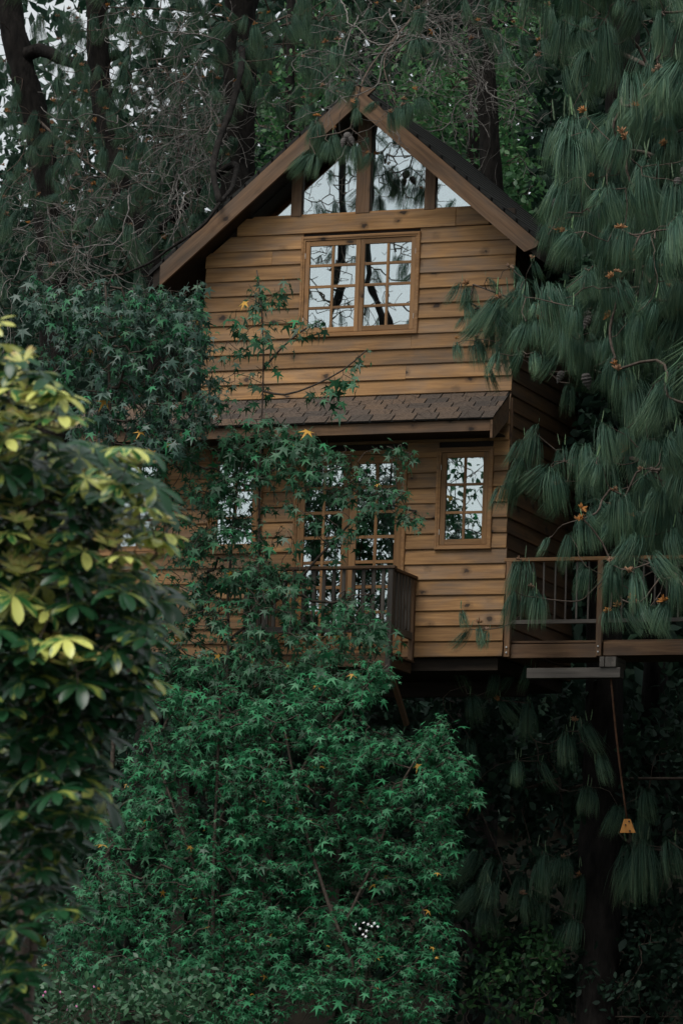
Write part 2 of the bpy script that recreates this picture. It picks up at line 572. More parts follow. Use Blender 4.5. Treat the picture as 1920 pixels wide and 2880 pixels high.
def bar(name, p0, p1, w, d, mat, parent, up=(0, 0, 1), c=0.004):
    """wooden bar from p0 to p1; w: size along 'up', d: size across; its grain runs along it"""
    p0, p1 = np.array(p0, float), np.array(p1, float)
    ln = np.linalg.norm(p1 - p0)
    x = (p1 - p0) / ln
    up = np.array(up, float)
    if abs(x @ up) > 0.95:
        up = np.array((0, -1.0, 0))
    y = np.cross(up, x); y /= np.linalg.norm(y)
    z = np.cross(x, y)
    V, Fs = chamfer_box(ln, d, w, c)
    me = mesh_py(name, V, Fs, mat)
    return place(name, me, parent, mat4(np.array([x, y, z]).T, (p0 + p1) / 2))
def box(name, x0, x1, y0, y1, z0, z1, mat, parent, c=0.004, axis=None):
    """axis-aligned chamfered box whose grain runs along its longest side"""
    s = (x1 - x0, y1 - y0, z1 - z0)
    k = axis if axis is not None else int(np.argmax(s))
    ctr = ((x0 + x1) / 2, (y0 + y1) / 2, (z0 + z1) / 2)
    if k == 0:
        R = np.eye(3); d = s
    elif k == 1:
        R = np.array([[0, -1, 0], [1, 0, 0], [0, 0, 1.0]]); d = (s[1], s[0], s[2])
    else:
        R = np.array([[0, 0, 1.0], [0, 1, 0], [-1, 0, 0]]); d = (s[2], s[1], s[0])
    V, Fs = chamfer_box(*d, c)
    return place(name, mesh_py(name, V, Fs, mat), parent, mat4(R, ctr))
def raw_box(V, F, x0, x1, y0, y1, z0, z1):
    b = len(V)
    V += [(x, y, z) for x in (x0, x1) for y in (y0, y1) for z in (z0, z1)]
    F += [[b + i for i in q] for q in ((0, 1, 3, 2), (4, 6, 7, 5), (0, 4, 5, 1), (2, 3, 7, 6), (0, 2, 6, 4), (1, 5, 7, 3))]
def prism(poly, y0, y1):
    """polygon in x,z extruded along y"""
    n = len(poly)
    V = [(x, y0, z) for x, z in poly] + [(x, y1, z) for x, z in poly]
    F = [list(range(n)), list(range(2 * n - 1, n - 1, -1))]
    F += [[i, i + n, (i + 1) % n + n, (i + 1) % n] for i in range(n)]
    return V, F

# ------------------------------------------------------------------ growing things
def frustums(A, B, ra, rb, sides):
    """tube segments from A to B (n,3)"""
    d = B - A
    ln = np.linalg.norm(d, axis=1, keepdims=True) + 1e-9
    d = d / ln
    ref = np.where(np.abs(d[:, 2:3]) > 0.9, np.array([[1.0, 0, 0]]), np.array([[0, 0, 1.0]]))
    x = np.cross(ref, d); x /= np.linalg.norm(x, axis=1, keepdims=True) + 1e-9
    y = np.cross(d, x)
    a = np.arange(sides) * 2 * np.pi / sides
    ring = np.cos(a)[None, :, None] * x[:, None] + np.sin(a)[None, :, None] * y[:, None]
    V = np.concatenate([A[:, None] + ring * ra[:, None, None], B[:, None] + ring * rb[:, None, None]], axis=1).reshape(-1, 3)
    i = np.arange(sides); j = (i + 1) % sides
    q = np.stack([i, j, j + sides, i + sides], axis=1)
    F = (q[None] + (np.arange(len(A)) * 2 * sides)[:, None, None]).reshape(-1, 4)
    return V, F
def resample(pts, step):
    pts = np.asarray(pts, float)
    # Catmull-Rom through the points
    p = np.vstack([2 * pts[0] - pts[1], pts, 2 * pts[-1] - pts[-2]])
    out = []
    for i in range(1, len(p) - 2):
        n = max(2, int(np.linalg.norm(p[i + 1] - p[i]) / step))
        for t in np.arange(n) / n:
            out.append(0.5 * (2 * p[i] + (p[i + 1] - p[i - 1]) * t + (2 * p[i - 1] - 5 * p[i] + 4 * p[i + 1] - p[i + 2]) * t ** 2
                              + (3 * p[i] - p[i - 1] - 3 * p[i + 1] + p[i + 2]) * t ** 3))
    out.append(pts[-1])
    return np.array(out)
def tube_mesh(name, pts, r0, r1, mat, sides=12, lump=0.08, step=0.2):
    """a bark-covered trunk or limb: one closed tube with an uneven skin"""
    p = resample(pts, step)
    n = len(p)
    r = np.linspace(r0, r1, n)
    d = np.gradient(p, axis=0)
    d /= np.linalg.norm(d, axis=1, keepdims=True)
    x = np.cross(d, np.array([0.3, 1.0, 0.1])); x /= np.linalg.norm(x, axis=1, keepdims=True)
    y = np.cross(x, d)
    a = np.arange(sides) * 2 * np.pi / sides
    rr = r[:, None] * (1 + lump * rng.normal(size=(n, sides)))
    V = p[:, None] + rr[..., None] * (np.cos(a)[None, :, None] * x[:, None] + np.sin(a)[None, :, None] * y[:, None])
    V = V.reshape(-1, 3)
    F = []
    for i in range(n - 1):
        for j in range(sides):
            k = (j + 1) % sides
            F.append([i * sides + j, i * sides + k, (i + 1) * sides + k, (i + 1) * sides + j])
    F.append(list(range(sides))[::-1])
    F.append([(n - 1) * sides + j for j in range(sides)])
    return mesh_py(name, V, F, mat, True), p
class Skeleton:
    """branches that reach out to targets from given limbs"""
    def __init__(self):
        self.pos, self.par, self.fix = [], [], []
    def limb(self, pts, step=0.15, r=0.0):
        p = resample(pts, step)
        prev = -1
        if r < 0 and self.pos:
            prev = int(np.argmin(np.linalg.norm(np.array(self.pos) - p[0], axis=1)))
        for q in p:
            self.pos.append(q); self.par.append(prev); self.fix.append(r)
            prev = len(self.pos) - 1
        return p
    def reach(self, targets, step=0.14, wander=0.12, sag=0.0, up=0.0):
        T = np.asarray(targets, float)
        base = np.array(self.pos)
        order = np.argsort([np.min(np.linalg.norm(base - t, axis=1)) for t in T])
        ends = np.zeros(len(T), int)
        for k in order:
            t = T[k]
            pa = np.array(self.pos)
            dv = t - pa
            dist = np.linalg.norm(dv, axis=1)
            cost = dist + 0.25 * np.maximum(0, pa[:, 2] - t[2]) * (1 if up else 0)
            j = int(np.argmin(cost))
            D = dist[j]
            n = max(2, int(D / step))
            off = rng.normal(size=3) * wander * D
            off2 = rng.normal(size=3) * wander * D * 0.6
            prev = j
            for i in range(1, n + 1):
                s = i / n
                q = pa[j] + dv[j] * s + off * math.sin(math.pi * s) + off2 * math.sin(2 * math.pi * s)
                q[2] -= sag * D * 4 * s * (1 - s)
                self.pos.append(q); self.par.append(prev); self.fix.append(-1)
                prev = len(self.pos) - 1
            ends[k] = prev
        return ends
    def dirs(self, idx):
        pa = np.array(self.pos)
        out = []
        for i in idx:
            d = pa[i] - pa[self.par[i]]
            out.append(d / (np.linalg.norm(d) + 1e-9))
        return np.array(out)
    def mesh(self, name, mat, tip=0.003, power=0.45, sides=5, rmax=0.06):
        n = len(self.pos)
        cnt = np.zeros(n)
        par = np.array(self.par)
        haschild = np.zeros(n, bool)
        haschild[par[par >= 0]] = True
        cnt[~haschild] = 1
        for i in range(n - 1, -1, -1):
            if par[i] >= 0:
                cnt[par[i]] += cnt[i]
        r = np.minimum(rmax, tip * np.maximum(1, cnt) ** power)
        fix = np.array(self.fix)
        ok = (par >= 0) & (fix < 0)
        i = np.where(ok)[0]
        pos = np.array(self.pos)
        ra = np.where(fix[par[i]] >= 0, r[i] * 1.2, r[par[i]])
        V, F = frustums(pos[par[i]], pos[i], np.minimum(ra, r[i] * 1.6), r[i], sides)
        return mesh_np(name, V, F, mat, True)

def axes_from(tip, normal, size):
    """(n,3) tip and normal directions -> (n,3,3) columns x,y(tip),z(normal) times size"""
    y = tip / (np.linalg.norm(tip, axis=1, keepdims=True) + 1e-9)
    z = normal - y * np.sum(normal * y, axis=1, keepdims=True)
    z /= np.linalg.norm(z, axis=1, keepdims=True) + 1e-9
    x = np.cross(y, z)
    return np.stack([x, y, z], axis=2) * np.asarray(size)[:, None, None]

# templates ---------------------------------------------------------
def star_leaf(seed):
    g = np.random.default_rng(seed)
    ang = np.radians([-28, 0, 30, 61, 90, 119, 150, 180, 208, 270])
    rad = np.array([0.55, 0.24, 0.80, 0.27, 0.95, 0.27, 0.80, 0.24, 0.55, 0.10]) * (1 + g.normal(size=10) * 0.06)
    pts = [(0, 0.0, 0)]
    for a, r in zip(ang, rad):
        x, y = r * math.cos(a), r * math.sin(a)
        z = -0.38 * r * r + 0.10 * abs(x) + g.normal() * 0.03
        pts.append((x * 0.72, y * 0.72 + 0.12, z * 0.72))
    F = [(0, i, i % 10 + 1) for i in range(1, 11)]
    V = np.array(pts); V[0, 1] += 0.12
    V[:, 1] += 0.1
    b = len(V)                                            # leaf stalk
    V = np.vstack([V, [(-0.012, -0.30, 0.10), (0.012, -0.30, 0.10), (0.012, 0.16, 0.0), (-0.012, 0.16, 0.0)]])
    F += [(b, b + 1, b + 2), (b, b + 2, b + 3)]
    return V, np.array(F)
STAR = [star_leaf(s) for s in range(4)]
OVAL_V = np.array([(0, 0, 0), (0.22, 0.28, 0.03), (0.26, 0.6, 0.0), (0, 1, -0.12), (-0.26, 0.6, 0.0), (-0.22, 0.28, 0.03), (0, 0.5, -0.03)])
OVAL_F = np.array([(0, 1, 6), (1, 2, 6), (2, 3, 6), (3, 4, 6), (4, 5, 6), (5, 0, 6)])
DIAM_V = np.array([(0, 0, 0), (0.3, 0.5, 0.05), (0, 1, -0.1), (-0.3, 0.5, 0.05)])
DIAM_F = np.array([(0, 1, 2), (0, 2, 3)])

def needle_tuft(seed, n=150, width=0.0105):
    """weeping needles of unit length hanging from a short upright shoot at the origin"""
    g = np.random.default_rng(seed)
    V, F, U = [], [], []
    nb = 34
    baz = g.uniform(0, 2 * np.pi, nb)
    bout = g.uniform(0.35, 1.0, nb)
    bs = g.uniform(0, 1, nb)
    lean = g.normal(size=2) * 0.17
    for i in range(n):
        b = g.integers(nb)
        az = baz[b] + g.normal() * 0.22
        out = (0.05 + 0.22 * bout[b]) * (1 + g.normal() * 0.12)
        s = bs[b]
        start = np.array([lean[0] * s * 0.5, lean[1] * s * 0.5, -0.20 * s])
        L = g.uniform(0.55, 1.10) * (1.0 - 0.10 * s)
        up = g.uniform(0.03, 0.22) * (1 - 0.5 * s)
        ts = np.array([0, 0.10, 0.26, 0.5, 0.76, 1.0])
        rr = out * (1 - np.exp(-3.6 * ts)) + 0.03 * ts * g.normal()
        zz = up * np.sin(np.minimum(ts * 5, np.pi)) * (ts < 0.6) - L * 0.86 * ts ** 1.35
        pts = start + np.stack([rr * math.cos(az) + lean[0] * ts ** 2, rr * math.sin(az) + lean[1] * ts ** 2, zz], axis=1)
        wa = az + g.uniform(0.3, 2.8)
        wv = np.array([math.cos(wa), math.sin(wa), 0])
        base = len(V)
        ws = width * np.array([0.7, 1.0, 1.0, 0.95, 0.8, 0.15])
        for k in range(6):
            V.append(pts[k] - wv * ws[k] / 2); V.append(pts[k] + wv * ws[k] / 2)
            U.append((0, ts[k])); U.append((1, ts[k]))
        for k in range(5):
            q = base + 2 * k
            F.append((q, q + 1, q + 3, q + 2))
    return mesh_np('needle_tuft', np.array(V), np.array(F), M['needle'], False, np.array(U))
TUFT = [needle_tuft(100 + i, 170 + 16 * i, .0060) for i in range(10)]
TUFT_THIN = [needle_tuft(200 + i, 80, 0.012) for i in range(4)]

def candle_mesh(seed):
    g = np.random.default_rng(seed)
    n, s = 9, 6
    t = np.linspace(0, 1, n)
    bend = g.uniform(0.1, 0.35)
    V = []
    for k in range(n):
        c = np.array([bend * (1 - (1 - t[k]) ** 2) * 0.6, 0, t[k]])
        r = 0.055 * (1.0 if t[k] < 0.75 else 1.0 - 0.8 * (t[k] - 0.75) / 0.25) * (0.75 + 0.35 * (k % 2))
        for j in range(s):
            a = j * 2 * np.pi / s + 0.4 * k
            V.append(c + r * np.array([math.cos(a), math.sin(a), 0]))
    F = [[i * s + j, i * s + (j + 1) % s, (i + 1) * s + (j + 1) % s, (i + 1) * s + j] for i in range(n - 1) for j in range(s)]
    # a few short young needles at the foot
    for k in range(7):
        a = g.uniform(0, 6.28); h = g.uniform(0.05, 0.35); ln = g.uniform(0.15, 0.3)
        c = np.array([bend * 0.3 * h, 0, h]); d = np.array([math.cos(a), math.sin(a), 0.9])
        w = np.array([-math.sin(a), math.cos(a), 0]) * 0.014
        b = len(V)
        V += [c - w, c + w, c + d * ln]
        F.append([b, b + 1, b + 2])
    return mesh_py('candle', V, F, M['candle'], True)
CANDLE = [candle_mesh(i) for i in range(3)]
def pollen_mesh(seed):
    """a rosette of small finger-shaped pollen cones"""
    g = np.random.default_rng(seed)
    V, F = [], []
    for k in range(17):
        d = g.normal(size=3); d[2] = abs(d[2]) * 0.8 + 0.1; d /= np.linalg.norm(d)
        x = np.cross(d, (0.2, 0.4, 0.9)); x /= np.linalg.norm(x); y = np.cross(d, x)
        b = len(V)
        ln = g.uniform(0.6, 1.0); r = 0.11
        for tt, rr in ((0.05, 0.5), (0.55, 1.0), (0.95, 0.45)):
            for j in range(4):
                a = j * math.pi / 2
                V.append(d * ln * tt + r * rr * (math.cos(a) * x + math.sin(a) * y))
        for i in range(2):
            for j in range(4):
                F.append([b + i * 4 + j, b + i * 4 + (j + 1) % 4, b + (i + 1) * 4 + (j + 1) % 4, b + (i + 1) * 4 + j])
        F.append([b + 8, b + 9, b + 10, b + 11])
    return mesh_py('pollen_cone', V, F, M['pollen'])
POLLEN = [pollen_mesh(i) for i in range(3)]
def pinecone_mesh():
    n, s = 11, 9
    V = []
    for k in range(n):
        t = k / (n - 1)
        r = 0.30 * math.sin(math.pi * (0.12 + 0.86 * t) ** 0.75) * (1.12 if k % 2 else 0.9)
        for j in range(s):
            a = j * 2 * math.pi / s + (k % 2) * math.pi / s
            V.append((r * math.cos(a) + 0.1 * t * t, r * math.sin(a), -t))
    F = [[i * s + j, i * s + (j + 1) % s, (i + 1) * s + (j + 1) % s, (i + 1) * s + j] for i in range(n - 1) for j in range(s)]
    F += [list(range(s)), [(n - 1) * s + j for j in range(s)][::-1]]
    return mesh_py('pine_cone', V, F, M['cone'])
CONE = pinecone_mesh()
def rot_z_scale(s, az, tilt=0.0, sz=None):
    return Matrix.Rotation(az, 4, 'Z') @ Matrix.Rotation(tilt, 4, 'X') @ Matrix.Diagonal((s, s, sz or s, 1))

# ================================================================== THE SETTING
xs = np.concatenate([np.linspace(-160, -30, 14), np.linspace(-26, 26, 53), np.linspace(30, 160, 14)])
ys = np.concatenate([np.linspace(-120, -52, 8), np.linspace(-48, 26, 75), np.linspace(32, 160, 14)])
gx, gy = np.meshgrid(xs, ys)
gz = ground_z(gx, gy) + rng.normal(size=gx.shape) * 0.05
gi = np.arange(gx.size).reshape(gx.shape)
gf = np.stack([gi[:-1, :-1], gi[:-1, 1:], gi[1:, 1:], gi[1:, :-1]], axis=-1).reshape(-1, 4)
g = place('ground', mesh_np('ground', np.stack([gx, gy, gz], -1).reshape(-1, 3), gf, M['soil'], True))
tag(g, 'dark sloping forest soil under the house and trees', kind='structure')

# ================================================================== THE TREEHOUSE
XL, XR, XLOW = -3.72, 0.0, -5.0          # wall edges; the lower storey runs further left
Z0, ZUP, ZTIE0, ZTIE1 = 4.30, 7.275, 9.18, 9.385
APX, APZ, SL, OH = -1.828, 10.79, 0.85, 0.35
DEPTH = 2.35
def under(x):                              # underside of the roof over the wall
    return APZ - 0.21 - SL * abs(x - APX)
house = empty('treehouse', (-1.9, 1.1, 4.3))
tag(house, 'two-storey brown wooden plank treehouse with steep gable and many-paned windows', 'treehouse')

HOLES_UP = [(-2.555, -1.113, 7.965, 9.14)]
HOLES_LO = [(-0.825, -0.16, 5.50, 6.65), (-2.53, -1.176, 4.34, 6.645), (-3.58, -2.92, 5.50, 6.65), (-4.78, -4.12, 5.50, 6.65)]
def sheathing(x0, x1, z0, z1, holes, y0, y1, V, F):
    inset = 0.03
    hs = [(a + inset, b - inset, c + inset, d - inset) for a, b, c, d in holes]
    xe = sorted({x0, x1, *[h[0] for h in hs], *[h[1] for h in hs]})
    ze = sorted({z0, z1, *[h[2] for h in hs], *[h[3] for h in hs]})
    for i in range(len(xe) - 1):
        for j in range(len(ze) - 1):
            cx, cz = (xe[i] + xe[i + 1]) / 2, (ze[j] + ze[j + 1]) / 2
            if any(h[0] < cx < h[1] and h[2] < cz < h[3] for h in hs):
                continue
            raw_box(V, F, xe[i], xe[i + 1], y0, y1, ze[j], ze[j + 1])
V, F = [], []
sheathing(XLOW, XR - 0.012, Z0 + 0.004, ZUP, HOLES_LO, 0.004, 0.05, V, F)
sheathing(XL, XR - 0.012, ZUP, 8.95, HOLES_UP, 0.004, 0.05, V, F)
sheathing(-3.65, -0.01, 8.95, ZTIE1 - 0.02, [(-2.555, -1.113, 8.9, 9.14)], 0.004, 0.05, V, F)
front = place('front_wall', mesh_py('front_wall', V, F, M['darkwood']), house)

PLH = 0.1727
def plank(parent, a, b, z, axis='x', h=PLH, name='plank', mat=None, cl=0.0, cr=0.0):
    """a lapped siding board from a to b with its lower edge at z"""
    ln = b - a
    t0, t1 = 0.031 + random.uniform(-.004, .004), 0.011
    hh = h + 0.006
    prof = [(0.0, 0.0), (-t0 + 0.005, 0.0), (-t0, 0.007), (-t1, hh), (0.0, hh)]
    n = len(prof)
    dz0, dz1 = random.uniform(-.003, .003), random.uniform(-.003, .003)
    Vp = [(-ln / 2 + cl * zz, y, zz + dz0) for y, zz in prof] + [(ln / 2 - cr * zz, y, zz + dz1) for y, zz in prof]
    Fp = [list(range(n))[::-1], list(range(n, 2 * n))] + [[i, (i + 1) % n, (i + 1) % n + n, i + n] for i in range(n)]
    me = mesh_py(name, Vp, Fp, mat or M['plank'])
    if axis == 'x':
        mw = Matrix.Translation(((a + b) / 2, 0.0, z))
    else:
        mw = Matrix.Translation((0.0 - 0.012, (a + b) / 2, z)) @ Matrix.Rotation(math.pi / 2, 4, 'Z')
    return place(name, me, parent, mw)
def plank_row(parent, x0, x1, z, holes, joints, cl=0.0, cr=0.0):
    segs = [(x0, x1)]
    for a, b, c, d in holes:
        ov = min(d, z + PLH) - max(c, z)
        if ov > PLH * 0.22:
            nxt = []
            for s, e in segs:
                if b <= s or a >= e:
                    nxt.append((s, e)); continue
                if a - s > 0.03:
                    nxt.append((s, a + 0.012))
                if e - b > 0.03:
                    nxt.append((b - 0.012, e))
            segs = nxt
    for s, e in segs:
        js = [j for j in joints if s + 0.3 < j < e - 0.3]
        cuts = [s] + js + [e]
        for i in range(len(cuts) - 1):
            plank(parent, cuts[i] + (0.0012 if i else 0), cuts[i + 1] - (0.0012 if i < len(cuts) - 2 else 0), z,
                  cl=cl if cuts[i] == x0 else 0.0, cr=cr if cuts[i + 1] == x1 else 0.0)
random.seed(11)
z = ZUP
for k in range(11):
    zc = ZUP + k * PLH
    hw = (APZ - 0.21 - zc) / SL - 0.03
    x0 = max(XL - 0.012 - random.uniform(0, .02), APX - hw)
    x1 = min(XR + 0.012 + random.uniform(0, .014), APX + hw)
    j = {1: [-1.24], 2: [], 0: [-2.2], 3: [], 4: [], 5: [-3.0]}.get(k, [] if random.random() < .6 else [random.uniform(-3.2, -.4)])
    if k == 3:
        j = [-1.19]
    plank_row(front, x0, x1, zc, HOLES_UP, j, 1 / SL if x0 > XL else 0.0, 1 / SL if x1 < XR else 0.0)
for k in range(17):
    zc = Z0 + k * PLH
    if zc > 7.1:
        break
    plank_row(front, XLOW, XR + random.uniform(.004, .022), zc, HOLES_LO, [] if random.random() < .4 else [random.uniform(-4, -2.6)])
box('tie_beam', APX - 1.53, -0.70, -0.040, 0.0, ZTIE0 + 0.002, ZTIE1, M['plank'], house)
box('tie_beam', -0.697, APX + 1.53, -0.038, 0.0, ZTIE0 + 0.004, ZTIE1, M['plank'], house)

# right side wall, back and left walls, floor
V, F = [], []
raw_box(V, F, -0.06, -0.014, 0.052, DEPTH, Z0 + 0.004, 9.0)
sidew = place('side_wall', mesh_py('side_wall', V, F, M['darkwood']), house)
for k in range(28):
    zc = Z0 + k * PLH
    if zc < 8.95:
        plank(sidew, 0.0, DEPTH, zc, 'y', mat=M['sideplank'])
box('corner_board', -0.02, 0.032, 0.004, 0.05, 6.66, 7.2, M['rake'], house)
V, F = [], []
raw_box(V, F, XLOW, -0.061, DEPTH - 0.05, DEPTH - 0.002, Z0, 9.0)
place('back_wall', mesh_py('back_wall', V, F, M['interior']), house)
V, F = [], []
raw_box(V, F, XLOW, XLOW + 0.05, 0.051, DEPTH - 0.052, Z0, 7.2)
raw_box(V, F, XL, XL + 0.05, 0.051, DEPTH - 0.052, 7.21, 9.0)
place('left_wall', mesh_py('left_wall', V, F, M['plank']), house)
V, F = [], []
raw_box(V, F, XLOW + 0.01, XR - 0.07, 0.06, DEPTH - 0.06, Z0 - 0.14, Z0 - 0.002)
place('floor_slab', mesh_py('floor_slab', V, F, M['darkwood']), house)
V, F = [], []
raw_box(V, F, XLOW + 0.06, XR - 0.07, 0.06, DEPTH - 0.06, 6.95, 7.10)
place('upper_floor', mesh_py('upper_floor', V, F, M['darkwood']), house)
V, F = [], []
raw_box(V, F, XLOW - 0.03, XL - 0.002, -0.02, DEPTH, 7.205, 7.27)
place('lower_roof', mesh_py('lower_roof', V, F, M['roofing']), house)
for px_ in (-4.7, -3.6, -2.75):
    for py_ in (DEPTH - 0.12,):
        gzv = float(ground_z(px_, py_))
        bar('stilt', (px_, py_, gzv - 0.2), (px_, py_, Z0 - 0.145), 0.16, 0.16, M['darkwood'], house)
box('floor_beam', XLOW, XR - 0.07, 1.0, 1.08, Z0 - 0.32, Z0 - 0.145, M['darkwood'], house)

# roof: two slabs with stepped shingle courses, rake boards, ridge
def roof_slab(sgn, length):
    Vr, Fr = [], []
    y0, y1 = -OH - 0.03, DEPTH + 0.35
    n = 15
    for k in range(n):
        s0, s1 = length * k / n, length * (k + 1) / n + 0.02
        lift0, lift1 = 0.030, 0.016
        b = len(Vr)
        for s, l in ((s0, lift1), (s1, lift0)):
            for y in (y0, y1):
                Vr.append((APX + sgn * s, y, APZ - SL * s + l + 0.02))
                Vr.append((APX + sgn * s, y, APZ - SL * s - 0.004))
        Fr += [[b + i for i in q] for q in ((0, 4, 6, 2), (1, 3, 7, 5), (0, 1, 5, 4), (2, 6, 7, 3), (4, 5, 7, 6), (0, 2, 3, 1))]
    return Vr, Fr
LL, LR = 2.44, 2.27
Va, Fa = roof_slab(-1, LL)
Vb, Fb = roof_slab(1, LR)
roof = place('roof', mesh_py('roof', Va + Vb, Fa + [[i + len(Va) for i in q] for q in Fb], M['roofing']), house)
for sgn, ln in ((-1, LL), (1, LR)):
    xe = APX + sgn * (ln - 0.02)
    poly = [(APX, APZ - 0.008), (xe, APZ - 0.008 - SL * (ln - 0.02)), (xe, APZ - 0.20 - SL * (ln - 0.02)), (APX, APZ - 0.20)]
    Vs, Fs = prism(poly, -OH + 0.001, DEPTH + 0.3)
    place('roof_deck', mesh_py('roof_deck', Vs, Fs, M['darkwood']), roof)
for sgn, ln in ((-1, LL), (1, LR)):
    c = math.sqrt(1 + SL * SL)
    ln3 = ln * c
    w = 0.245 / c
    # local x runs down the slope, local z across the board
    dn = np.array([sgn / c, 0, -SL / c]); nz = np.array([sgn * SL / c, 0, 1 / c])
    yv = np.cross(nz, dn)
    loc = []
    if sgn < 0:
        endo, endi = ln3 - 0.0, ln3 - w * SL              # plumb cut
        poly = [(0, 0), (endo, 0), (endi + 2 * w * SL - w * SL, -w), (w * SL, -w)]
        poly = [(0, 0), (ln3, 0), (ln3 + w * SL - 2 * w * SL + w * SL, -w), (w * SL, -w)]
        poly[2] = (ln3 + w * SL, -w)
        poly = [(0, 0), (ln3 - w * SL, 0), (ln3, -w), (w * SL, -w)]
    else:
        poly = [(0, 0), (ln3 - 0.02, 0), (ln3 - 0.02, -w * 0.35), (ln3 - 0.09, -w), (w * SL, -w)]
    poly = [(a - (0 if a > 0.5 else 0), b) for a, b in poly]
    # mitre at the ridge is plumb: the lower edge starts nearer the ridge line
    poly[0] = (0.0, 0.0)
    poly[-1] = (-w * SL, -w)
    n = len(poly)
    Vk = [(a, -0.019, b) for a, b in poly] + [(a, 0.019, b) for a, b in poly]
    Fk = [list(range(n)), list(range(2 * n - 1, n - 1, -1))] + [[i, i + n, (i + 1) % n + n, (i + 1) % n] for i in range(n)]
    place('rake_board', mesh_py('rake_board', Vk, Fk, M['rake']), house,
          mat4(np.array([dn, yv, nz]).T, (APX, -OH - 0.021 - (0.0015 if sgn > 0 else 0), APZ - 0.012)))

# gable glazing: posts and panes under the slope
gable = place('gable_window', mesh_py('gable_window', *prism([(APX - 1.36, ZTIE1 + 0.001), (APX + 1.36, ZTIE1 + 0.001), (APX + 1.33, ZTIE1 + 0.022), (APX - 1.33, ZTIE1 + 0.022)], -0.02, 0.03), M['trim']), house)
POSTS = [(-2.70, -2.576), (-1.91, -1.745), (-1.078, -0.954)]
for a, b in POSTS:
    if a < APX < b:
        poly = [(a, ZTIE1 + 0.002), (b, ZTIE1 + 0.002), (b, under(b)), (APX, under(APX)), (a, under(a))]
    else:
        poly = [(a, ZTIE1 + 0.002), (b, ZTIE1 + 0.002), (b, under(b)), (a, under(a))]
    cz = (poly[0][1] + poly[2][1]) / 2
    Vp, Fp = prism([(x - (a + b) / 2, zz - cz) for x, zz in poly], -0.045, 0.04)
    Rm = np.array([[0, 0, 1.0], [0, 1, 0], [-1, 0, 0]])
    Vp = [tuple(Rm.T @ np.array(v)) for v in Vp]
    place('post', mesh_py('post', Vp, Fp, M['rake']), gable, mat4(Rm, ((a + b) / 2, 0, cz)))
ZB = ZTIE1 + 0.023
def zx(side):
    return APX + side * (APZ - 0.21 - ZB) / SL
panes = [[(zx(-1), ZB), (-2.70, ZB), (-2.70, under(-2.70))],
         [(-2.576, ZB), (-1.91, ZB), (-1.91, under(-1.91)), (-2.576, under(-2.576))],
         [(-1.745, ZB), (-1.078, ZB), (-1.078, under(-1.078)), (-1.745, under(-1.745))],
         [(-0.954, ZB), (zx(1), ZB), (-0.954, under(-0.954))]]
for poly in panes:
    cx = sum(p[0] for p in poly) / len(poly); cz = sum(p[1] for p in poly) / len(poly)
    Vp, Fp = prism([(x - cx, zz - cz) for x, zz in poly], -0.003, 0.003)
    place('pane', mesh_py('pane', Vp, Fp, M['glass']), gable, Matrix.Translation((cx, 0.0, cz)))

def frame_mesh(x0, x1, z0, z1, w, ya, yb):
    """mitred frame of four pieces as one moulding with an inner step"""
    V, F = [], []
    def ring(x0, x1, z0, z1, y):
        b = len(V)
        V.extend([(x0, y, z0), (x1, y, z0), (x1, y, z1), (x0, y, z1)])
        return b
    r = [ring(x0, x1, z0, z1, yb), ring(x0, x1, z0, z1, ya + 0.006), ring(x0 + .006, x1 - .006, z0 + .006, z1 - .006, ya),
         ring(x0 + w * .55, x1 - w * .55, z0 + w * .55, z1 - w * .55, ya), ring(x0 + w * .6, x1 - w * .6, z0 + w * .6, z1 - w * .6, ya + .008),
         ring(x0 + w, x1 - w, z0 + w, z1 - w, ya + .008), ring(x0 + w, x1 - w, z0 + w, z1 - w, yb)]
    for i in range(len(r) - 1):
        for j in range(4):
            k = (j + 1) % 4
            F.append([r[i] + j, r[i] + k, r[i + 1] + k, r[i + 1] + j])
    return V, F
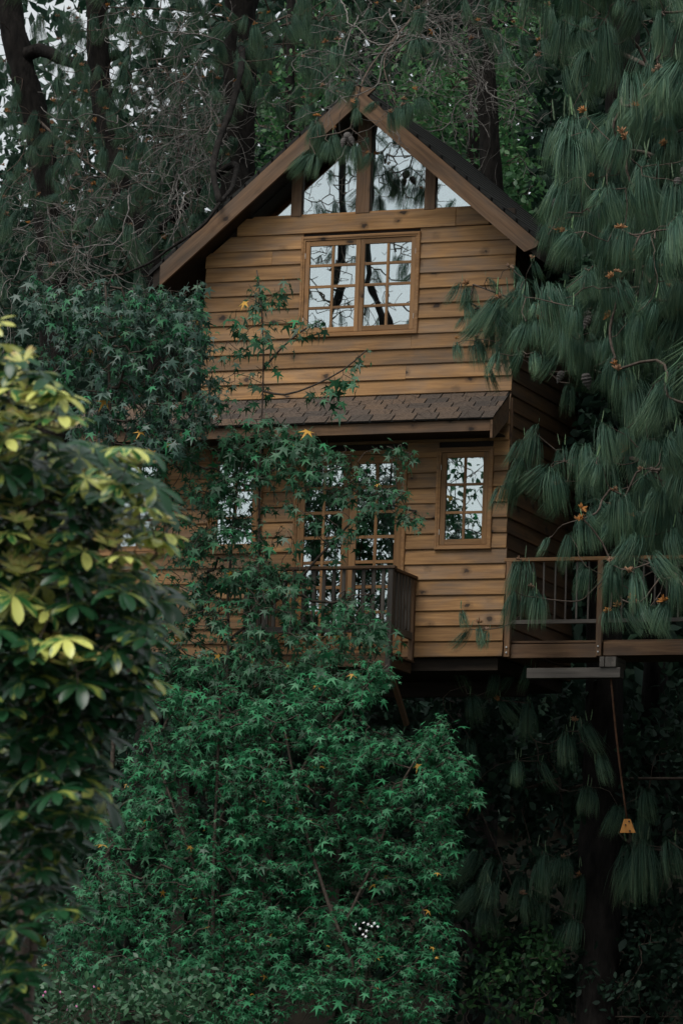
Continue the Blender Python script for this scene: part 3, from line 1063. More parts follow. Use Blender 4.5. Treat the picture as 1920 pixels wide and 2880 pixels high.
def glazed_leaf(win, x0, x1, z0, z1, stile, top, bottom, cols, rows, munt, y, hinge_side, prefix='sash'):
    """one sash or door leaf: stiles, rails, glazing bars, panes, hinges, all sub-parts of win"""
    t = 0.034
    box('stile', x0, x0 + stile, y, y + t, z0, z1, M['trim'], win, 0.003)
    box('stile', x1 - stile, x1, y, y + t, z0, z1, M['trim'], win, 0.003)
    box('rail', x0 + stile - .001, x1 - stile + .001, y + .0015, y + t, z1 - top, z1 - .001, M['trim'], win, 0.003)
    box('rail', x0 + stile - .001, x1 - stile + .001, y + .0015, y + t, z0 + .001, z0 + bottom, M['trim'], win, 0.003)
    gx0, gx1, gz0, gz1 = x0 + stile, x1 - stile, z0 + bottom, z1 - top
    pw = (gx1 - gx0 - munt * (cols - 1)) / cols
    ph = (gz1 - gz0 - munt * (rows - 1)) / rows
    for i in range(1, cols):
        a = gx0 + i * pw + (i - 1) * munt
        box('glazing_bar', a, a + munt, y + .006, y + .028, gz0 - .002, gz1 + .002, M['trim'], win, 0.003)
    for j in range(1, rows):
        a = gz0 + j * ph + (j - 1) * munt
        box('glazing_bar', gx0 - .002, gx1 + .002, y + .008, y + .027, a, a + munt, M['trim'], win, 0.003)
    for i in range(cols):
        for j in range(rows):
            cx = gx0 + i * (pw + munt) + pw / 2; cz = gz0 + j * (ph + munt) + ph / 2
            Vp, Fp = [], []
            raw_box(Vp, Fp, -pw / 2 - .004, pw / 2 + .004, -.002, .002, -ph / 2 - .004, ph / 2 + .004)
            place('pane', mesh_py('pane', Vp, Fp, M['glass']), win,
                  Matrix.Translation((cx, y + .020, cz)) @ Matrix.Rotation(random.gauss(0, .002), 4, 'Z') @ Matrix.Rotation(random.gauss(0, .0018), 4, 'X'))
    for hz in (z0 + (z1 - z0) * .14, z0 + (z1 - z0) * .84):
        hx = x0 - .004 if hinge_side < 0 else x1 + .004
        bar('hinge', (hx, y - .002, hz - .03), (hx, y - .002, hz + .03), .010, .010, M['metal'], win, c=.002)
def window(name, hole, leaves, stile, rail, cols, rows, munt, tw=0.052, label=None):
    x0, x1, z0, z1 = hole
    w = place(name, mesh_py(name, *frame_mesh(x0, x1, z0, z1, tw, -0.052, 0.02), M['trim']), house)
    if label:
        w['label'] = label
    ix0, ix1, iz0, iz1 = x0 + tw + .004, x1 - tw - .004, z0 + tw + .004, z1 - tw - .004
    lw = (ix1 - ix0 - .004 * (leaves - 1)) / leaves
    for k in range(leaves):
        a = ix0 + k * (lw + .004)
        glazed_leaf(w, a, a + lw, iz0, iz1, stile, rail, rail, cols, rows, munt, -0.036, -1 if k == 0 else 1)
    return w
window('casement_window', HOLES_UP[0], 2, 0.052, 0.060, 2, 4, 0.032, 0.050, label='upper two-leaf casement window with sixteen small panes')
window('side_window', HOLES_LO[0], 1, 0.062, 0.062, 2, 3, 0.030, 0.05, label='narrow six-pane window with drawn curtains beside the deck')
window('front_window', HOLES_LO[2], 1, 0.062, 0.062, 2, 3, 0.030, 0.05, label='six-pane window half hidden by leaves')
window('front_window', HOLES_LO[3], 1, 0.062, 0.062, 2, 3, 0.030, 0.05, label='farthest lower window, almost hidden by leaves')
door = place('french_door', mesh_py('french_door', *frame_mesh(-2.53, -1.176, 4.34, 6.645, 0.045, -0.05, 0.02), M['trim']), house)
door['label'] = 'glazed double door behind the small balcony'
glazed_leaf(door, -2.482, -1.855, 4.39, 6.595, 0.085, 0.10, 0.16, 2, 7, 0.036, -0.034, -1)
glazed_leaf(door, -1.851, -1.224, 4.39, 6.595, 0.085, 0.10, 0.16, 2, 7, 0.036, -0.034, 1)

# skirt roof between the storeys
SKY, SKZ0, SKZ1 = -0.56, 7.262, 6.885
skl = math.hypot(SKY, SKZ0 - SKZ1)
V, F = [], []
xa, xb = XLOW - 0.05, 0.0
b = len(V)
V += [(xa, -0.005, SKZ0), (xb, -0.005, SKZ0), (xb, SKY, SKZ1), (xa, SKY, SKZ1), (xa, -0.005, SKZ0 - .03), (xb, -0.005, SKZ0 - .03), (xb, SKY, SKZ1 - .02), (xa, SKY, SKZ1 - .02)]
F += [[0, 3, 2, 1], [4, 5, 6, 7], [0, 4, 7, 3], [1, 2, 6, 5], [3, 7, 6, 2], [0, 1, 5, 4]]
skirt = place('skirt_roof', mesh_py('skirt_roof', V, F, M['roofing']), house)
sdir = np.array([0, SKY, SKZ1 - SKZ0]) / skl
snrm = np.array([0, -(SKZ0 - SKZ1), -SKY]) / skl
TABW, ROWH = 0.262, skl / 5
tabm = []
for var in range(4):
    wv = TABW - 0.014
    c = random.uniform(-.004, .004)
    Vt, Ft = [], []
    raw_box(Vt, Ft, -wv / 2, wv / 2, -ROWH - .022, 0.0, 0.0, 0.012)
    Vt = [(x + (0.004 * math.sin(i)), y + (c if x > 0 else -c), zz) for i, (x, y, zz) in enumerate(Vt)]
    tabm.append(mesh_py('shingle', Vt, Ft, M['shingle']))
Rs = np.array([[1, 0, 0], -sdir, snrm]).T
for row in range(5):
    off = (row % 2) * TABW * 0.42 + random.uniform(-.02, .02) + row * 0.035
    x = xb + 0.012 - off
    first = True
    while x > xa:
        x0s = x - TABW
        top = np.array([0, 0, SKZ0]) + sdir * (row * ROWH - 0.01)
        ctr = top + snrm * (0.004 + 0.0015 * (row % 2) + random.uniform(0, .002)) + np.array([(x + x0s) / 2, 0, 0])
        tilt = 0.06 + random.uniform(-.015, .018)
        place('shingle', random.choice(tabm), skirt, mat4(Rs, ctr) @ Matrix.Rotation(tilt, 4, 'X') @ Matrix.Rotation(random.gauss(0, .006), 4, 'Z'))
        if first and off > 0.05:
            Vt, Ft = [], []
            wv = off - .004
            raw_box(Vt, Ft, -wv / 2, wv / 2, -ROWH - .022, 0.0, 0.0, 0.007)
            place('shingle', mesh_py('shingle', Vt, Ft, M['shingle']), skirt,
                  mat4(Rs, ctr + np.array([TABW / 2 + off / 2, 0, 0])) @ Matrix.Rotation(tilt, 4, 'X'))
        first = False
        x = x0s
box('fascia', XLOW - 0.03, -0.035, SKY + .030, SKY + .055, 6.738, 6.862, M['rake'], skirt)
box('soffit', XLOW, -0.03, SKY + .056, -0.032, 6.752, 6.768, M['darkwood'], skirt)
Vp = [(0.0, -0.03, 7.22), (0.0, SKY + .01, 6.858), (0.0, SKY + .01, 6.655), (0.0, SKY + .07, 6.655), (0.0, -0.03, 6.95)]
Vq = [(-0.026, y, zz) for _, y, zz in Vp]
n = 5
Fq = [list(range(n)), list(range(2 * n - 1, n - 1, -1))] + [[i, i + n, (i + 1) % n + n, (i + 1) % n] for i in range(n)]
place('barge_board', mesh_py('barge_board', Vp + Vq, Fq, M['rake']), skirt)

# small balcony in front of the glazed door
BX0, BX1, BY = -2.78, -1.02, -0.76
balc = empty('balcony', (-1.9, -0.4, 4.24))
balc.parent = house
balc.matrix_parent_inverse = WM[house.name].inverted()
for i in range(7):
    y0b = BY + 0.01 + i * 0.105
    box('floor_board', BX0, BX1, y0b, y0b + 0.098, 4.235, 4.262, M['deckwood'], balc)
box('joist', BX0 + .02, BX1 - .02, BY + .012, BY + .05, 4.11, 4.234, M['deckwood'], balc)
for xj in (BX0 + .06, (BX0 + BX1) / 2, BX1 - .06):
    box('joist', xj - .03, xj + .03, BY + .051, -0.033, 4.115, 4.234, M['deckwood'], balc)
    bar('brace', (xj, BY + .12, 4.112), (xj, -0.034, 3.55), .06, .05, M['deckwood'], balc)
for xp in (BX0 + .03, BX1 - .03):
    box('post', xp - .03, xp + .03, BY - .018, BY + .042, 4.02, 5.19, M['greywood'], balc)
    box('post', xp - .028, xp + .028, -0.092, -0.034, 4.263, 5.17, M['deckwood'], balc)
box('top_rail', BX0 - .02, BX1 + .02, BY - .03, BY + .06, 5.191, 5.225, M['deckwood'], balc)
box('bottom_rail', BX0 + .061, BX1 - .061, BY - .006, BY + .03, 4.49, 4.56, M['greywood'], balc)
for xp in (BX0 + .03, BX1 - .03):
    box('top_rail', xp - .045, xp + .045, BY + .061, -0.033, 5.172, 5.206, M['deckwood'], balc)
    box('bottom_rail', xp - .02, xp + .02, BY + .043, -0.093, 4.49, 4.57, M['greywood'], balc)
    for i in range(6):
        yb_ = BY + .075 + i * 0.098
        box('baluster', xp - .018, xp + .018, yb_, yb_ + .048, 4.571, 5.171, M['greywood'], balc)
nb = 14
for i in range(nb):
    xb_ = BX0 + .12 + i * (BX1 - BX0 - .24) / (nb - 1)
    box('baluster', xb_ - .02, xb_ + .02, BY, BY + .024, 4.561, 5.19, M['greywood'], balc)

# curtains behind the side window
def curtain(x0, x1, z0, z1, waist, y, label):
    n, mz = 40, 14
    V, F = [], []
    for j in range(mz + 1):
        t = j / mz
        zz = z1 + (z0 - z1) * t
        sq = 1 - 0.45 * math.exp(-((t - waist) / .22) ** 2)
        for i in range(n + 1):
            s = i / n
            xx = x1 - (x1 - x0) * s * sq
            V.append((xx, y + 0.022 * math.sin(s * 34 + 1.2 * math.sin(t * 3)) , zz))
    for j in range(mz):
        for i in range(n):
            a = j * (n + 1) + i
            F.append([a, a + 1, a + n + 2, a + n + 1])
    me = mesh_py('curtain', V, F, M['curtain'], True)
    o = place('curtain', me)
    tag(o, label, 'curtain', 'curtains inside the lower windows')
curtain(-0.70, -0.22, 5.45, 6.62, 0.45, 0.10, 'pale grey curtain hanging inside the narrow window next to the deck')
curtain(-3.10, -2.98, 5.45, 6.62, 0.5, 0.10, 'pale grey curtain inside the leaf-covered window beside the door')
curtain(-1.60, -1.24, 4.45, 6.60, 0.5, 0.10, 'pale grey curtain inside the glazed balcony door')

# ------------------------------------------------------------------ deck to the right of the house
deck = empty('side_deck', (2.0, 0.8, 4.3))
tag(deck, 'weathered brown timber deck with baluster railing running right from the house corner', 'deck')
DX1 = 4.6
box('rim_beam', 0.045, 1.085, 0.02, 0.075, 4.285, 4.438, M['deckwood'], deck)
box('rim_beam', 1.165, DX1, 0.0, 0.055, 4.300, 4.452, M['deckwood'], deck)
for i in range(14):
    y0d = 0.078 + i * 0.125
    box('deck_board', 0.04, DX1, y0d, y0d + 0.118, 4.455, 4.482, M['deckwood'], deck)
box('top_rail', 0.0, 2.35, -0.035, 0.06, 5.352, 5.392, M['trim'], deck)
box('top_rail', 2.353, DX1, -0.033, 0.06, 5.350, 5.390, M['trim'], deck)
box('bottom_rail', 0.09, 1.085, 0.0, 0.035, 4.66, 4.705, M['greywood'], deck)
box('bottom_rail', 1.155, 2.30, 0.0, 0.035, 4.665, 4.71, M['greywood'], deck)
box('bottom_rail', 2.37, DX1, 0.0, 0.035, 4.665, 4.71, M['greywood'], deck)
for xp in (0.062, 1.12, 2.335, 3.6):
    p_ = box('post', xp - .032, xp + .032, -0.040, 0.019 if xp < 1.14 else -0.001, 4.292, 5.351, M['deckwood'], deck)
    for zb in (4.34, 4.40):
        bar('bolt', (xp, -0.052, zb), (xp, -0.038, zb), .018, .018, M['metal'], deck, c=.004)
xb_ = 0.20
while xb_ < DX1:
    if min(abs(xb_ - p) for p in (0.062, 1.12, 2.335, 3.6)) > 0.06:
        wob = random.uniform(-.012, .012)
        bar('baluster', (xb_ + wob, 0.016, 4.706), (xb_ + random.uniform(-.006, .006), 0.016, 5.351), .020, .020, M['greywood'], deck)
    xb_ += 0.128
box('bearer_block', 1.145, 1.20, -0.06, 0.30, 4.17, 4.283, M['greywood'], deck)
box('bearer_block', 1.205, 1.33, -0.05, 0.30, 4.17, 4.283, M['greywood'], deck)
box('bearer', 0.30, 1.375, -0.03, 0.10, 4.055, 4.167, M['greywood'], deck)
for xp in (1.9, 4.2):
    for yp in (1.7,):
        bar('stilt', (xp, yp, float(ground_z(xp, yp)) - .2), (xp, yp, 4.29), .15, .15, M['darkwood'], deck)
PY = 0.04
tz = empty('hanging_plate', P(1717, 1901, PY))
tag(tz, 'small ochre trapezoid wooden plate on a thin rusty rod hanging from the deck bearer', 'hanging plate')
place('rod', tube_mesh('rod', [P(1716, 1898, PY), P(1730, 2050, PY), P(1745, 2180, PY), P(1763, 2312, PY)], .013, .012, M['rust'], 7, .04)[0], tz)
cor = [P(u, v, PY) for u, v in ((1756, 2304), (1773, 2304), (1788, 2343), (1744, 2343))]
Vp, Fp = prism([(c[0], c[2]) for c in cor][::-1], PY - .035, PY - .014)
place('plate', mesh_py('plate', Vp, Fp, M['ply']), tz)
for u, v in ((1768, 2310), (1770, 2337), (1758, 2320)):
    q = P(u, v, PY - .035)
    bar('bolt', (q[0], PY - .047, q[2]), (q[0], PY - .036, q[2]), .016, .016, M['iron'], tz, c=.004)

# ================================================================== PINES
def hang_tufts(tree, anchors, mats=TUFT, cap=300, name='needle_tuft'):
    """anchors: (point, length, lean); each tuft is a part of its tree"""
    anchors = sorted(anchors, key=lambda a: (not in_frame(a[0], 150), np.linalg.norm(a[0] - CAM) / a[1]))
    for p, ln, wide in anchors[:cap]:
        R = rot_z_scale(ln * wide, random.uniform(0, 6.283), random.gauss(0, .28), ln * random.uniform(.7, 1.2))
        place(name, random.choice(mats), tree, Matrix.Translation(Vector([float(c) for c in p])) @ R)
    rest = anchors[cap:]  # surplus tufts, with those added out of view to block light
    if rest:
        base = random.choice(TUFT_THIN)
        nv = len(base.vertices)
        co = np.empty(nv * 3, np.float32); base.vertices.foreach_get('co', co); co = co.reshape(-1, 3)
        fi = np.empty(len(base.loops), np.int32); base.loops.foreach_get('vertex_index', fi); fi = fi.reshape(-1, 4)
        uv = np.tile(np.array([(0, t) if k == 0 else (1, t) for t in (0, .1, .26, .5, .76, 1.0) for k in (0, 1)]), (nv // 12, 1))
        Rm = []
        for p, ln, wide in rest:
            a = random.uniform(0, 6.283)
            Rm.append(np.array([[math.cos(a), -math.sin(a), 0], [math.sin(a), math.cos(a), 0], [0, 0, 1]]) @ np.diag([ln * wide, ln * wide, ln]))
        o = place('crown', scatter_mesh('crown', co, fi, np.array(Rm), np.array([r[0] for r in rest]), M['needle'], uv), tree)
        o['kind'] = 'stuff'
def add_candles(tree, pts, size):
    for p, s in pts:
        place('candle', random.choice(CANDLE), tree, Matrix.Translation(Vector([float(c) for c in p])) @ rot_z_scale(s * size * .8, random.uniform(0, 6.28), random.gauss(0, .15), s * size))
def add_pollen(tree, pts, size):
    for p in pts:
        s = size * random.uniform(.75, 1.25)
        place('pollen_cone', random.choice(POLLEN), tree, Matrix.Translation(Vector([float(c) for c in p])) @ rot_z_scale(s, random.uniform(0, 6.28), random.gauss(0, .5)))
def add_cones(tree, pts, size):
    for p in pts:
        s = size * random.uniform(.8, 1.2)
        place('pine_cone', CONE, tree, Matrix.Translation(Vector([float(c) for c in p])) @ rot_z_scale(s, random.uniform(0, 6.28), random.gauss(0, .5)))
def base_of(pts):
    x, y = pts[-1][0], pts[-1][1]
    return np.array([x, y, float(ground_z(x, y)) - .15])

# ---- the big pine right of the house
random.seed(21)
trunk_px = [P(1760, -500, 2.4), P(1750, 0, 2.4), P(1742, 400, 2.4), P(1722, 900, 2.4), P(1708, 1250, 2.4), P(1700, 1600, 2.4), P(1697, 2000, 2.4)]
trunk_px.append(base_of(trunk_px))
pine = empty('pine_tree', trunk_px[-1])
tag(pine, 'big weeping pine with long drooping needles and orange pollen cones, right of the house', 'pine tree', 'weeping pines around the house')
me, _ = tube_mesh('trunk', trunk_px[::-1], .24, .16, M['bark'], 14, .07)
place('trunk', me, pine)
c5 = [(760,320,1.15),(760,430,1.1),(870,490,1),(650,370,.9),(700,760,1),(860,790,1),(660,990,1),(775,1070,.9),(940,1010,1.15),(1070,1020,1.2),(1130,1030,1.15),(1220,1090,1),(1360,420,1),(1450,410,1),(1265,590,1.1),(1090,730,1.1),(1000,750,1),(1455,730,1.1),(1190,920,1),(1370,1370,1.1),(880,1320,.9),(940,1330,.9),(460,1380,.95),(630,1420,1),(370,1470,.95),(280,1510,.95),(440,1540,.95),(740,1590,.8),(790,1560,.8),(980,1510,.85),(1090,1640,.95),(1165,1640,.95),(1300,1780,1),(1180,2040,1.15),(1380,2090,1),(520,1860,.55),(580,1890,.55),(690,1870,.6),(800,1720,.8),(900,1780,.7),(440,1850,.5),(640,1700,.7),(540,1650,.7),(1010,1400,.9),(1240,1330,1),(1420,1150,1.1),(1330,950,1.1),(1470,950,1.2),(1230,780,1),(950,900,1),(1100,300,1.2),(1250,150,1.2),(1400,120,1.2),(1150,20,1.2),(1330,-80,1.2),(1470,-60,1.2),(1000,560,.9),(1120,560,.9),(1480,1600,1.1),(1400,1800,1),(1470,1950,1.1),(1250,1580,.9),(1050,1880,.9),(1300,1500,1)]
light_px = [(80,1430,.62),(80,1520,.6),(130,1780,.62),(280,1810,.72),(350,1740,.62),(40,1400,.5),(150,1560,.62),(370,1290,.55),(200,1600,.6),(230,1700,.6),(300,1520,.8),(330,1600,.75),(260,1560,.7),(380,1680,.7),(110,1580,.5),(330,1830,.6)]
c4 = [(1060,70,1.15),(1090,430,1.2),(1200,480,1),(1360,450,1),(830,370,.9),(780,620,.8),(680,1070,.75),(580,1190,.7),(870,1050,.75),(950,890,.9),(1080,1020,.8),(1240,960,1.1),(1290,950,1.1),(1080,1200,1.2),(700,1420,.7),(900,1410,.8),(1060,1470,.8),(1380,1490,.9),(1085,1690,.85),(1170,1710,.7),(880,1730,.7),(1280,1690,.7),(1330,1150,1),(1180,1330,.8),(1390,700,1.1),(1280,700,1),(1130,780,.9),(960,1730,.6)]
dark4 = [(310,440,.8),(250,600,.7),(170,700,.8),(420,700,.8),(530,560,.9),(700,760,.9),(560,800,.8),(230,1390,.9),(300,1600,.8),(170,1600,.8),(350,1650,.8)]
low = [(160,130,.6),(630,145,.6),(430,190,.6),(540,180,.55),(280,330,.7),(100,400,.6),(450,370,.8),(630,390,.7),(850,560,.8),(1050,700,.8),(990,900,.75),(1170,1020,.8),(320,1290,.7),(700,1320,.8),(820,1330,.8),(1250,1270,1.1),(1480,1230,.8),(400,1480,.7),(930,1450,.8),(620,1560,.7),(1320,1250,1),(550,740,.6),(680,740,.6),(950,500,.7),(720,1600,.7),(260,600,.6)]
targets, sizes, wid = [], [], []
def addt(u, v, Y, L):
    p = P(u, v, Y); targets.append(p); sizes.append(L * 150 / PPM(p)); wid.append(random.uniform(.85, 1.3))
    if v < 1500 and u < 1990 and Y < 0 and L > .6:
        for k in range(random.choice((1, 2, 2, 3))):      # smaller shoots beside it
            q = p + np.array([random.gauss(0, .22), random.gauss(0, .3), random.uniform(-.22, .1)])
            if u < 1640 and v < 760:
                q[0] += .3
            targets.append(q); sizes.append(L * random.uniform(60, 125) / PPM(q)); wid.append(random.uniform(.75, 1.35))
for x, y, s in c5:
    u, v = 1280 + x / 2.352, 200 + y / 2.352
    addt(u, v, random.uniform(-3.4, -1.6) if u < 1520 else random.uniform(-6.0, -1.2), s)
for x, y, s in light_px:
    addt(1280 + x / 2.352, 200 + y / 2.352, random.uniform(-2.6, -1.9), s)
for x, y, s in c4:
    addt(1380 + x / 2.613, 1050 + y / 2.613, random.uniform(-5.5, -1.0), s)
for x, y, s in dark4:
    addt(1380 + x / 2.613, 1050 + y / 2.613, random.uniform(-.9, -.3) if y < 1000 else random.uniform(-1.0, -.4), s)
addt(1297, 1718, -.5, .45); addt(1345, 1762, -.5, .5); addt(1325, 1770, -.45, .45); addt(1370, 1775, -.5, .45)
n_main = len(targets)
for k in range(26):                                  # fill of the crown further back
    u, v = random.uniform(1540, 1990), random.uniform(-120, 1420)
    addt(u, v, random.uniform(-5.0, 2.8), random.uniform(.8, 1.2))
for k in range(18):
    addt(random.uniform(1500, 1950), random.uniform(-160, 240), random.uniform(-2.5, 2.5), random.uniform(.9, 1.2))
n_mid = len(targets)
for k in range(560):                                 # unseen tufts added out to the right to block sky light
    y_ = random.uniform(-6.5, 4.0)
    edge = 2.2 - .306 * y_
    p = np.array([edge + random.uniform(.5, 4.5), y_, random.uniform(1.5, 15.0)])
    targets.append(p); sizes.append(random.uniform(.7, 1.0)); wid.append(random.uniform(1.0, 1.4))
for k in range(120):                                 # unseen boughs added overhead to shade the lower right
    y_ = random.uniform(-5.0, -2.0)
    p = np.array([random.uniform(-.4, 6.5), y_, random.uniform(11.6, 14.0)])
    targets.append(p); sizes.append(random.uniform(.7, 1.0)); wid.append(random.uniform(1.0, 1.5))
n_out = len(targets)
for x, y, s in low:
    u, v = 1200 + x / 2.178, 1800 + y / 2.178
    addt(u, v, max(.4, (4.5 - P(u, v, 1.5)[2]) / 1.73 + random.uniform(.1, .7)), s)
for k in range(12):
    u, v = random.uniform(1260, 1940), random.uniform(2150, 2900)
    addt(u, v, (4.5 - P(u, v, 1.5)[2]) / 1.73 + random.uniform(.2, 1.0), random.uniform(.6, .9))
sk = Skeleton()
sk.limb(trunk_px, .25, .2)
for lp in ([P(1735, 560, 2.3), P(1660, 600, -.2), P(1590, 600, -1.6), P(1540, 660, -2.2)],
           [P(1725, 860, 2.3), P(1650, 870, -.4), P(1560, 880, -1.8), P(1440, 840, -2.3), P(1330, 800, -2.4)],
           [P(1725, 820, 2.3), P(1800, 850, -.6), P(1850, 830, -2.2)],
           [P(1715, 1060, 2.3), P(1650, 1040, -.6), P(1540, 1045, -1.9), P(1430, 990, -2.3)],
           [P(1705, 1300, 2.3), P(1780, 1290, -1.6), P(1850, 1330, -4.0)], [P(1722, 900, 2.3), P(1800, 820, -1.5), P(1800, 800, -4.0)], [P(1742, 420, 2.3), P(1720, 400, -1.5), P(1760, 420, -4.0)],
           [P(1705, 1350, 2.3), P(1660, 1340, .2), P(1590, 1290, -.3), P(1500, 1215, -.6)],
           [P(1700, 1560, 2.3), P(1790, 1570, -.5), P(1860, 1600, -1.6)],
           [P(1738, 420, 2.3), P(1820, 430, -.6), P(1890, 470, -2.2)],
           [P(1745, 150, 2.3), P(1830, 190, -1), P(1890, 220, -2)],
           [P(1745, 180, 2.3), P(1650, 240, -.6), P(1600, 320, -2)],
           [P(1700, 1900, 2.3), P(1600, 1880, 1.6), P(1480, 1845, 1.0), P(1400, 1862, .8)],
           [P(1697, 2050, 2.3), P(1600, 2100, 2.0), P(1400, 2150, 1.8)],
           [P(1697, 2300, 2.3), P(1780, 2380, 2.4), P(1860, 2390, 2.3)],
           [P(1697, 2350, 2.3), P(1560, 2420, 2.5), P(1400, 2450, 2.4)]):
    sk.limb(lp, .12, -1)
    ii = len(sk.pos)
ends = sk.reach(targets, .10, .10, .06)
place('branches', sk.mesh('branches', M['twig'], .0042, .42, 5, .035), pine)['kind'] = 'stuff'
hang_tufts(pine, [(targets[i], sizes[i], wid[i]) for i in range(len(targets))])
cand, poll = [], []
for i in range(n_main):
    p, s = targets[i], sizes[i]
    if random.random() < .55:
        for k in range(random.choice((1, 1, 2, 3))):
            cand.append((p + rng.normal(size=3) * .05 * s + np.array([0, 0, .02]), s * random.uniform(.7, 1.2)))
    if random.random() < .27:
        for k in range(random.choice((1, 1, 2))):
            poll.append(p + rng.normal(size=3) * .07 * s + np.array([-.06 * s, -.16 * s, .03 * s]))
top = P(1600, 330, -2.4)
for du in (-42, -14, 0, 18, 40):
    cand.append((P(1600 + du, 325 + abs(du) * .3, -2.5), .75))
for i in range(n_out, n_out + len(low)):
    if random.random() < .75:
        for k in range(random.choice((1, 2, 3))):
            cand.append((targets[i] + rng.normal(size=3) * .06, sizes[i] * random.uniform(.8, 1.1)))
    if random.random() < .3:
        poll.append(targets[i] + rng.normal(size=3) * .06)
add_candles(pine, cand, .30)
add_pollen(pine, poll, .064)
add_cones(pine, [P(u, v, -2.5) for u, v in ((1530, 872), (1545, 880), (1605, 895), (1650, 875), (1655, 890), (1580, 868), (1707, 450), (1755, 400), (1690, 585), (1645, 1050), (1580, 1045), (1560, 560), (1920, 470), (1905, 500))], .16)

# ---- pines left of and behind the house
def pine_from(name_label, trunk, r0, r1, anchors, limbs, tip=.004, cap=300, group='weeping pines around the house', tw=TUFT, pollen=.35, cand_p=.12, size=80):
    t = [*trunk, base_of(trunk)]
    o = empty('pine_tree', t[-1])
    tag(o, name_label, 'pine tree', group)
    me, _ = tube_mesh('trunk', t[::-1], r0, r1, M['bark'], 14, .08)
    place('trunk', me, o)
    s = Skeleton()
    s.limb(t, .25, r1)
    for lp in limbs:
        s.limb(lp, .12, -1)
    T = [a[0] for a in anchors]
    s.reach(T, .10, .12, .05)
    place('branches', s.mesh('branches', M['twig'], tip, .42, 5, .05), o)['kind'] = 'stuff'
    hang_tufts(o, [(a[0], a[1], random.uniform(.8, 1.2)) for a in anchors], tw, cap)
    add_pollen(o, [a[0] + rng.normal(size=3) * .03 + np.array([0, -.05, .02]) for a in anchors if random.random() < pollen], .05)
    add_candles(o, [(a[0], a[1]) for a in anchors if random.random() < cand_p], .32)
    return o, s
random.seed(31)
l7 = [(270,60,80),(370,90,85),(430,60,80),(350,280,60),(400,300,60),(570,300,85),(610,80,100),(500,60,70),(740,80,90),(650,70,90),(820,200,80),(900,220,75),(980,130,95),(1050,110,90),(1170,130,80),(1230,180,95),(1440,280,85),(1480,300,85),(1350,260,70),(1000,200,80),(730,370,70),(840,400,65),(600,260,75),(530,480,75),(480,680,60),(1400,30,80),(1240,60,80),(1090,250,80),(1150,330,70),(900,60,90),(1320,120,80),(1530,120,70)]
anch = []
for x, y, L in l7:
    p = P(x / 1.633, y / 1.633, random.uniform(1.0, 3.5)); anch.append((p, L / PPM(p) * 1.15))
for k in range(90):
    u, v = random.uniform(150, 1000), random.uniform(-60, 300)
    p = P(u, v, random.uniform(1.5, 6.0)); anch.append((p, random.uniform(55, 95) / PPM(p)))
for k in range(240):                                 # tufts added above the roof to shade the trees behind
    y_ = random.uniform(-1.0, 4.5)
    p = np.array([random.uniform(-5.2, 2.5) - .37 * y_, y_, random.uniform(13.2, 17.0) + .15 * y_]); anch.append((p, random.uniform(.6, .9)))
lpine, lsk = pine_from('tall pine with thick dark trunk behind the roof slope, needle tufts hanging above the gable',
    [P(690, -600, 5.0), P(680, -100, 5.0), P(672, 300, 5.0), P(655, 800, 5.0), P(640, 1300, 5.0)], .27, .20, anch,
    [[P(680, 120, 4.9), P(800, 70, 3.6), P(960, 40, 2.8)], [P(680, 60, 4.9), P(520, 30, 3.5), P(300, 20, 2.6)], [P(676, 200, 4.9), P(560, 160, 3.6), P(420, 170, 2.8)],
     [P(682, -40, 4.9), P(850, -40, 4), P(1050, -20, 3)], [P(676, 250, 4.9), P(720, 140, 4), P(860, 120, 2.6)]])
# branch hanging in front of the gable peak
c6 = [(335,310,95),(460,410,85),(290,550,100),(345,330,90),(430,470,70),(330,560,90),(620,480,75),(570,500,70),(740,555,55),(630,145,55),(780,175,50),(930,190,75),(990,170,75),(1075,140,70),(1110,155,65),(880,240,60),(960,220,70),(1030,200,70),(430,85,55),(550,20,75),(600,40,70),(480,50,60),(710,430,50),(640,230,50),(610,20,70)]
anch = []
for x, y, L in c6:
    p = P(760 + x / 2.613, 220 + y / 2.613, random.uniform(-1.1, -.7)); anch.append((p, L / PPM(p) * 1.1))
for k in range(60):
    u, v = random.uniform(820, 1560), random.uniform(-120, 170)
    p = P(u, v, random.uniform(-1.5, 3.5)); anch.append((p, random.uniform(60, 100) / PPM(p)))
gp, _ = pine_from('slender pine behind the right roof slope whose twigs hang over the gable peak',
    [P(1330, -500, 6), P(1345, -60, 6), P(1370, 300, 6), P(1390, 700, 6), P(1395, 1200, 6)], .17, .12, anch,
    [[P(1345, -60, 6), P(1250, -40, 3), P(1150, 60, .4), P(1080, 170, -.7), P(1110, 290, -.9)],
     [P(1150, 60, .4), P(1040, 190, -.6), P(1000, 290, -.9), P(985, 360, -.95), P(920, 380, -.95), P(870, 390, -.95)],
     [P(985, 360, -.95), P(1025, 395, -.95), P(1040, 430, -.95)], [P(1345, -80, 6), P(1430, -40, 3), P(1500, 40, 1)], [P(1340, -60, 6), P(1150, -90, 3), P(950, -60, 1)]], pollen=.5)
add_cones(gp, [P(u, v, -.97) for u, v in ((975, 375), (985, 385), (965, 390))], .13)

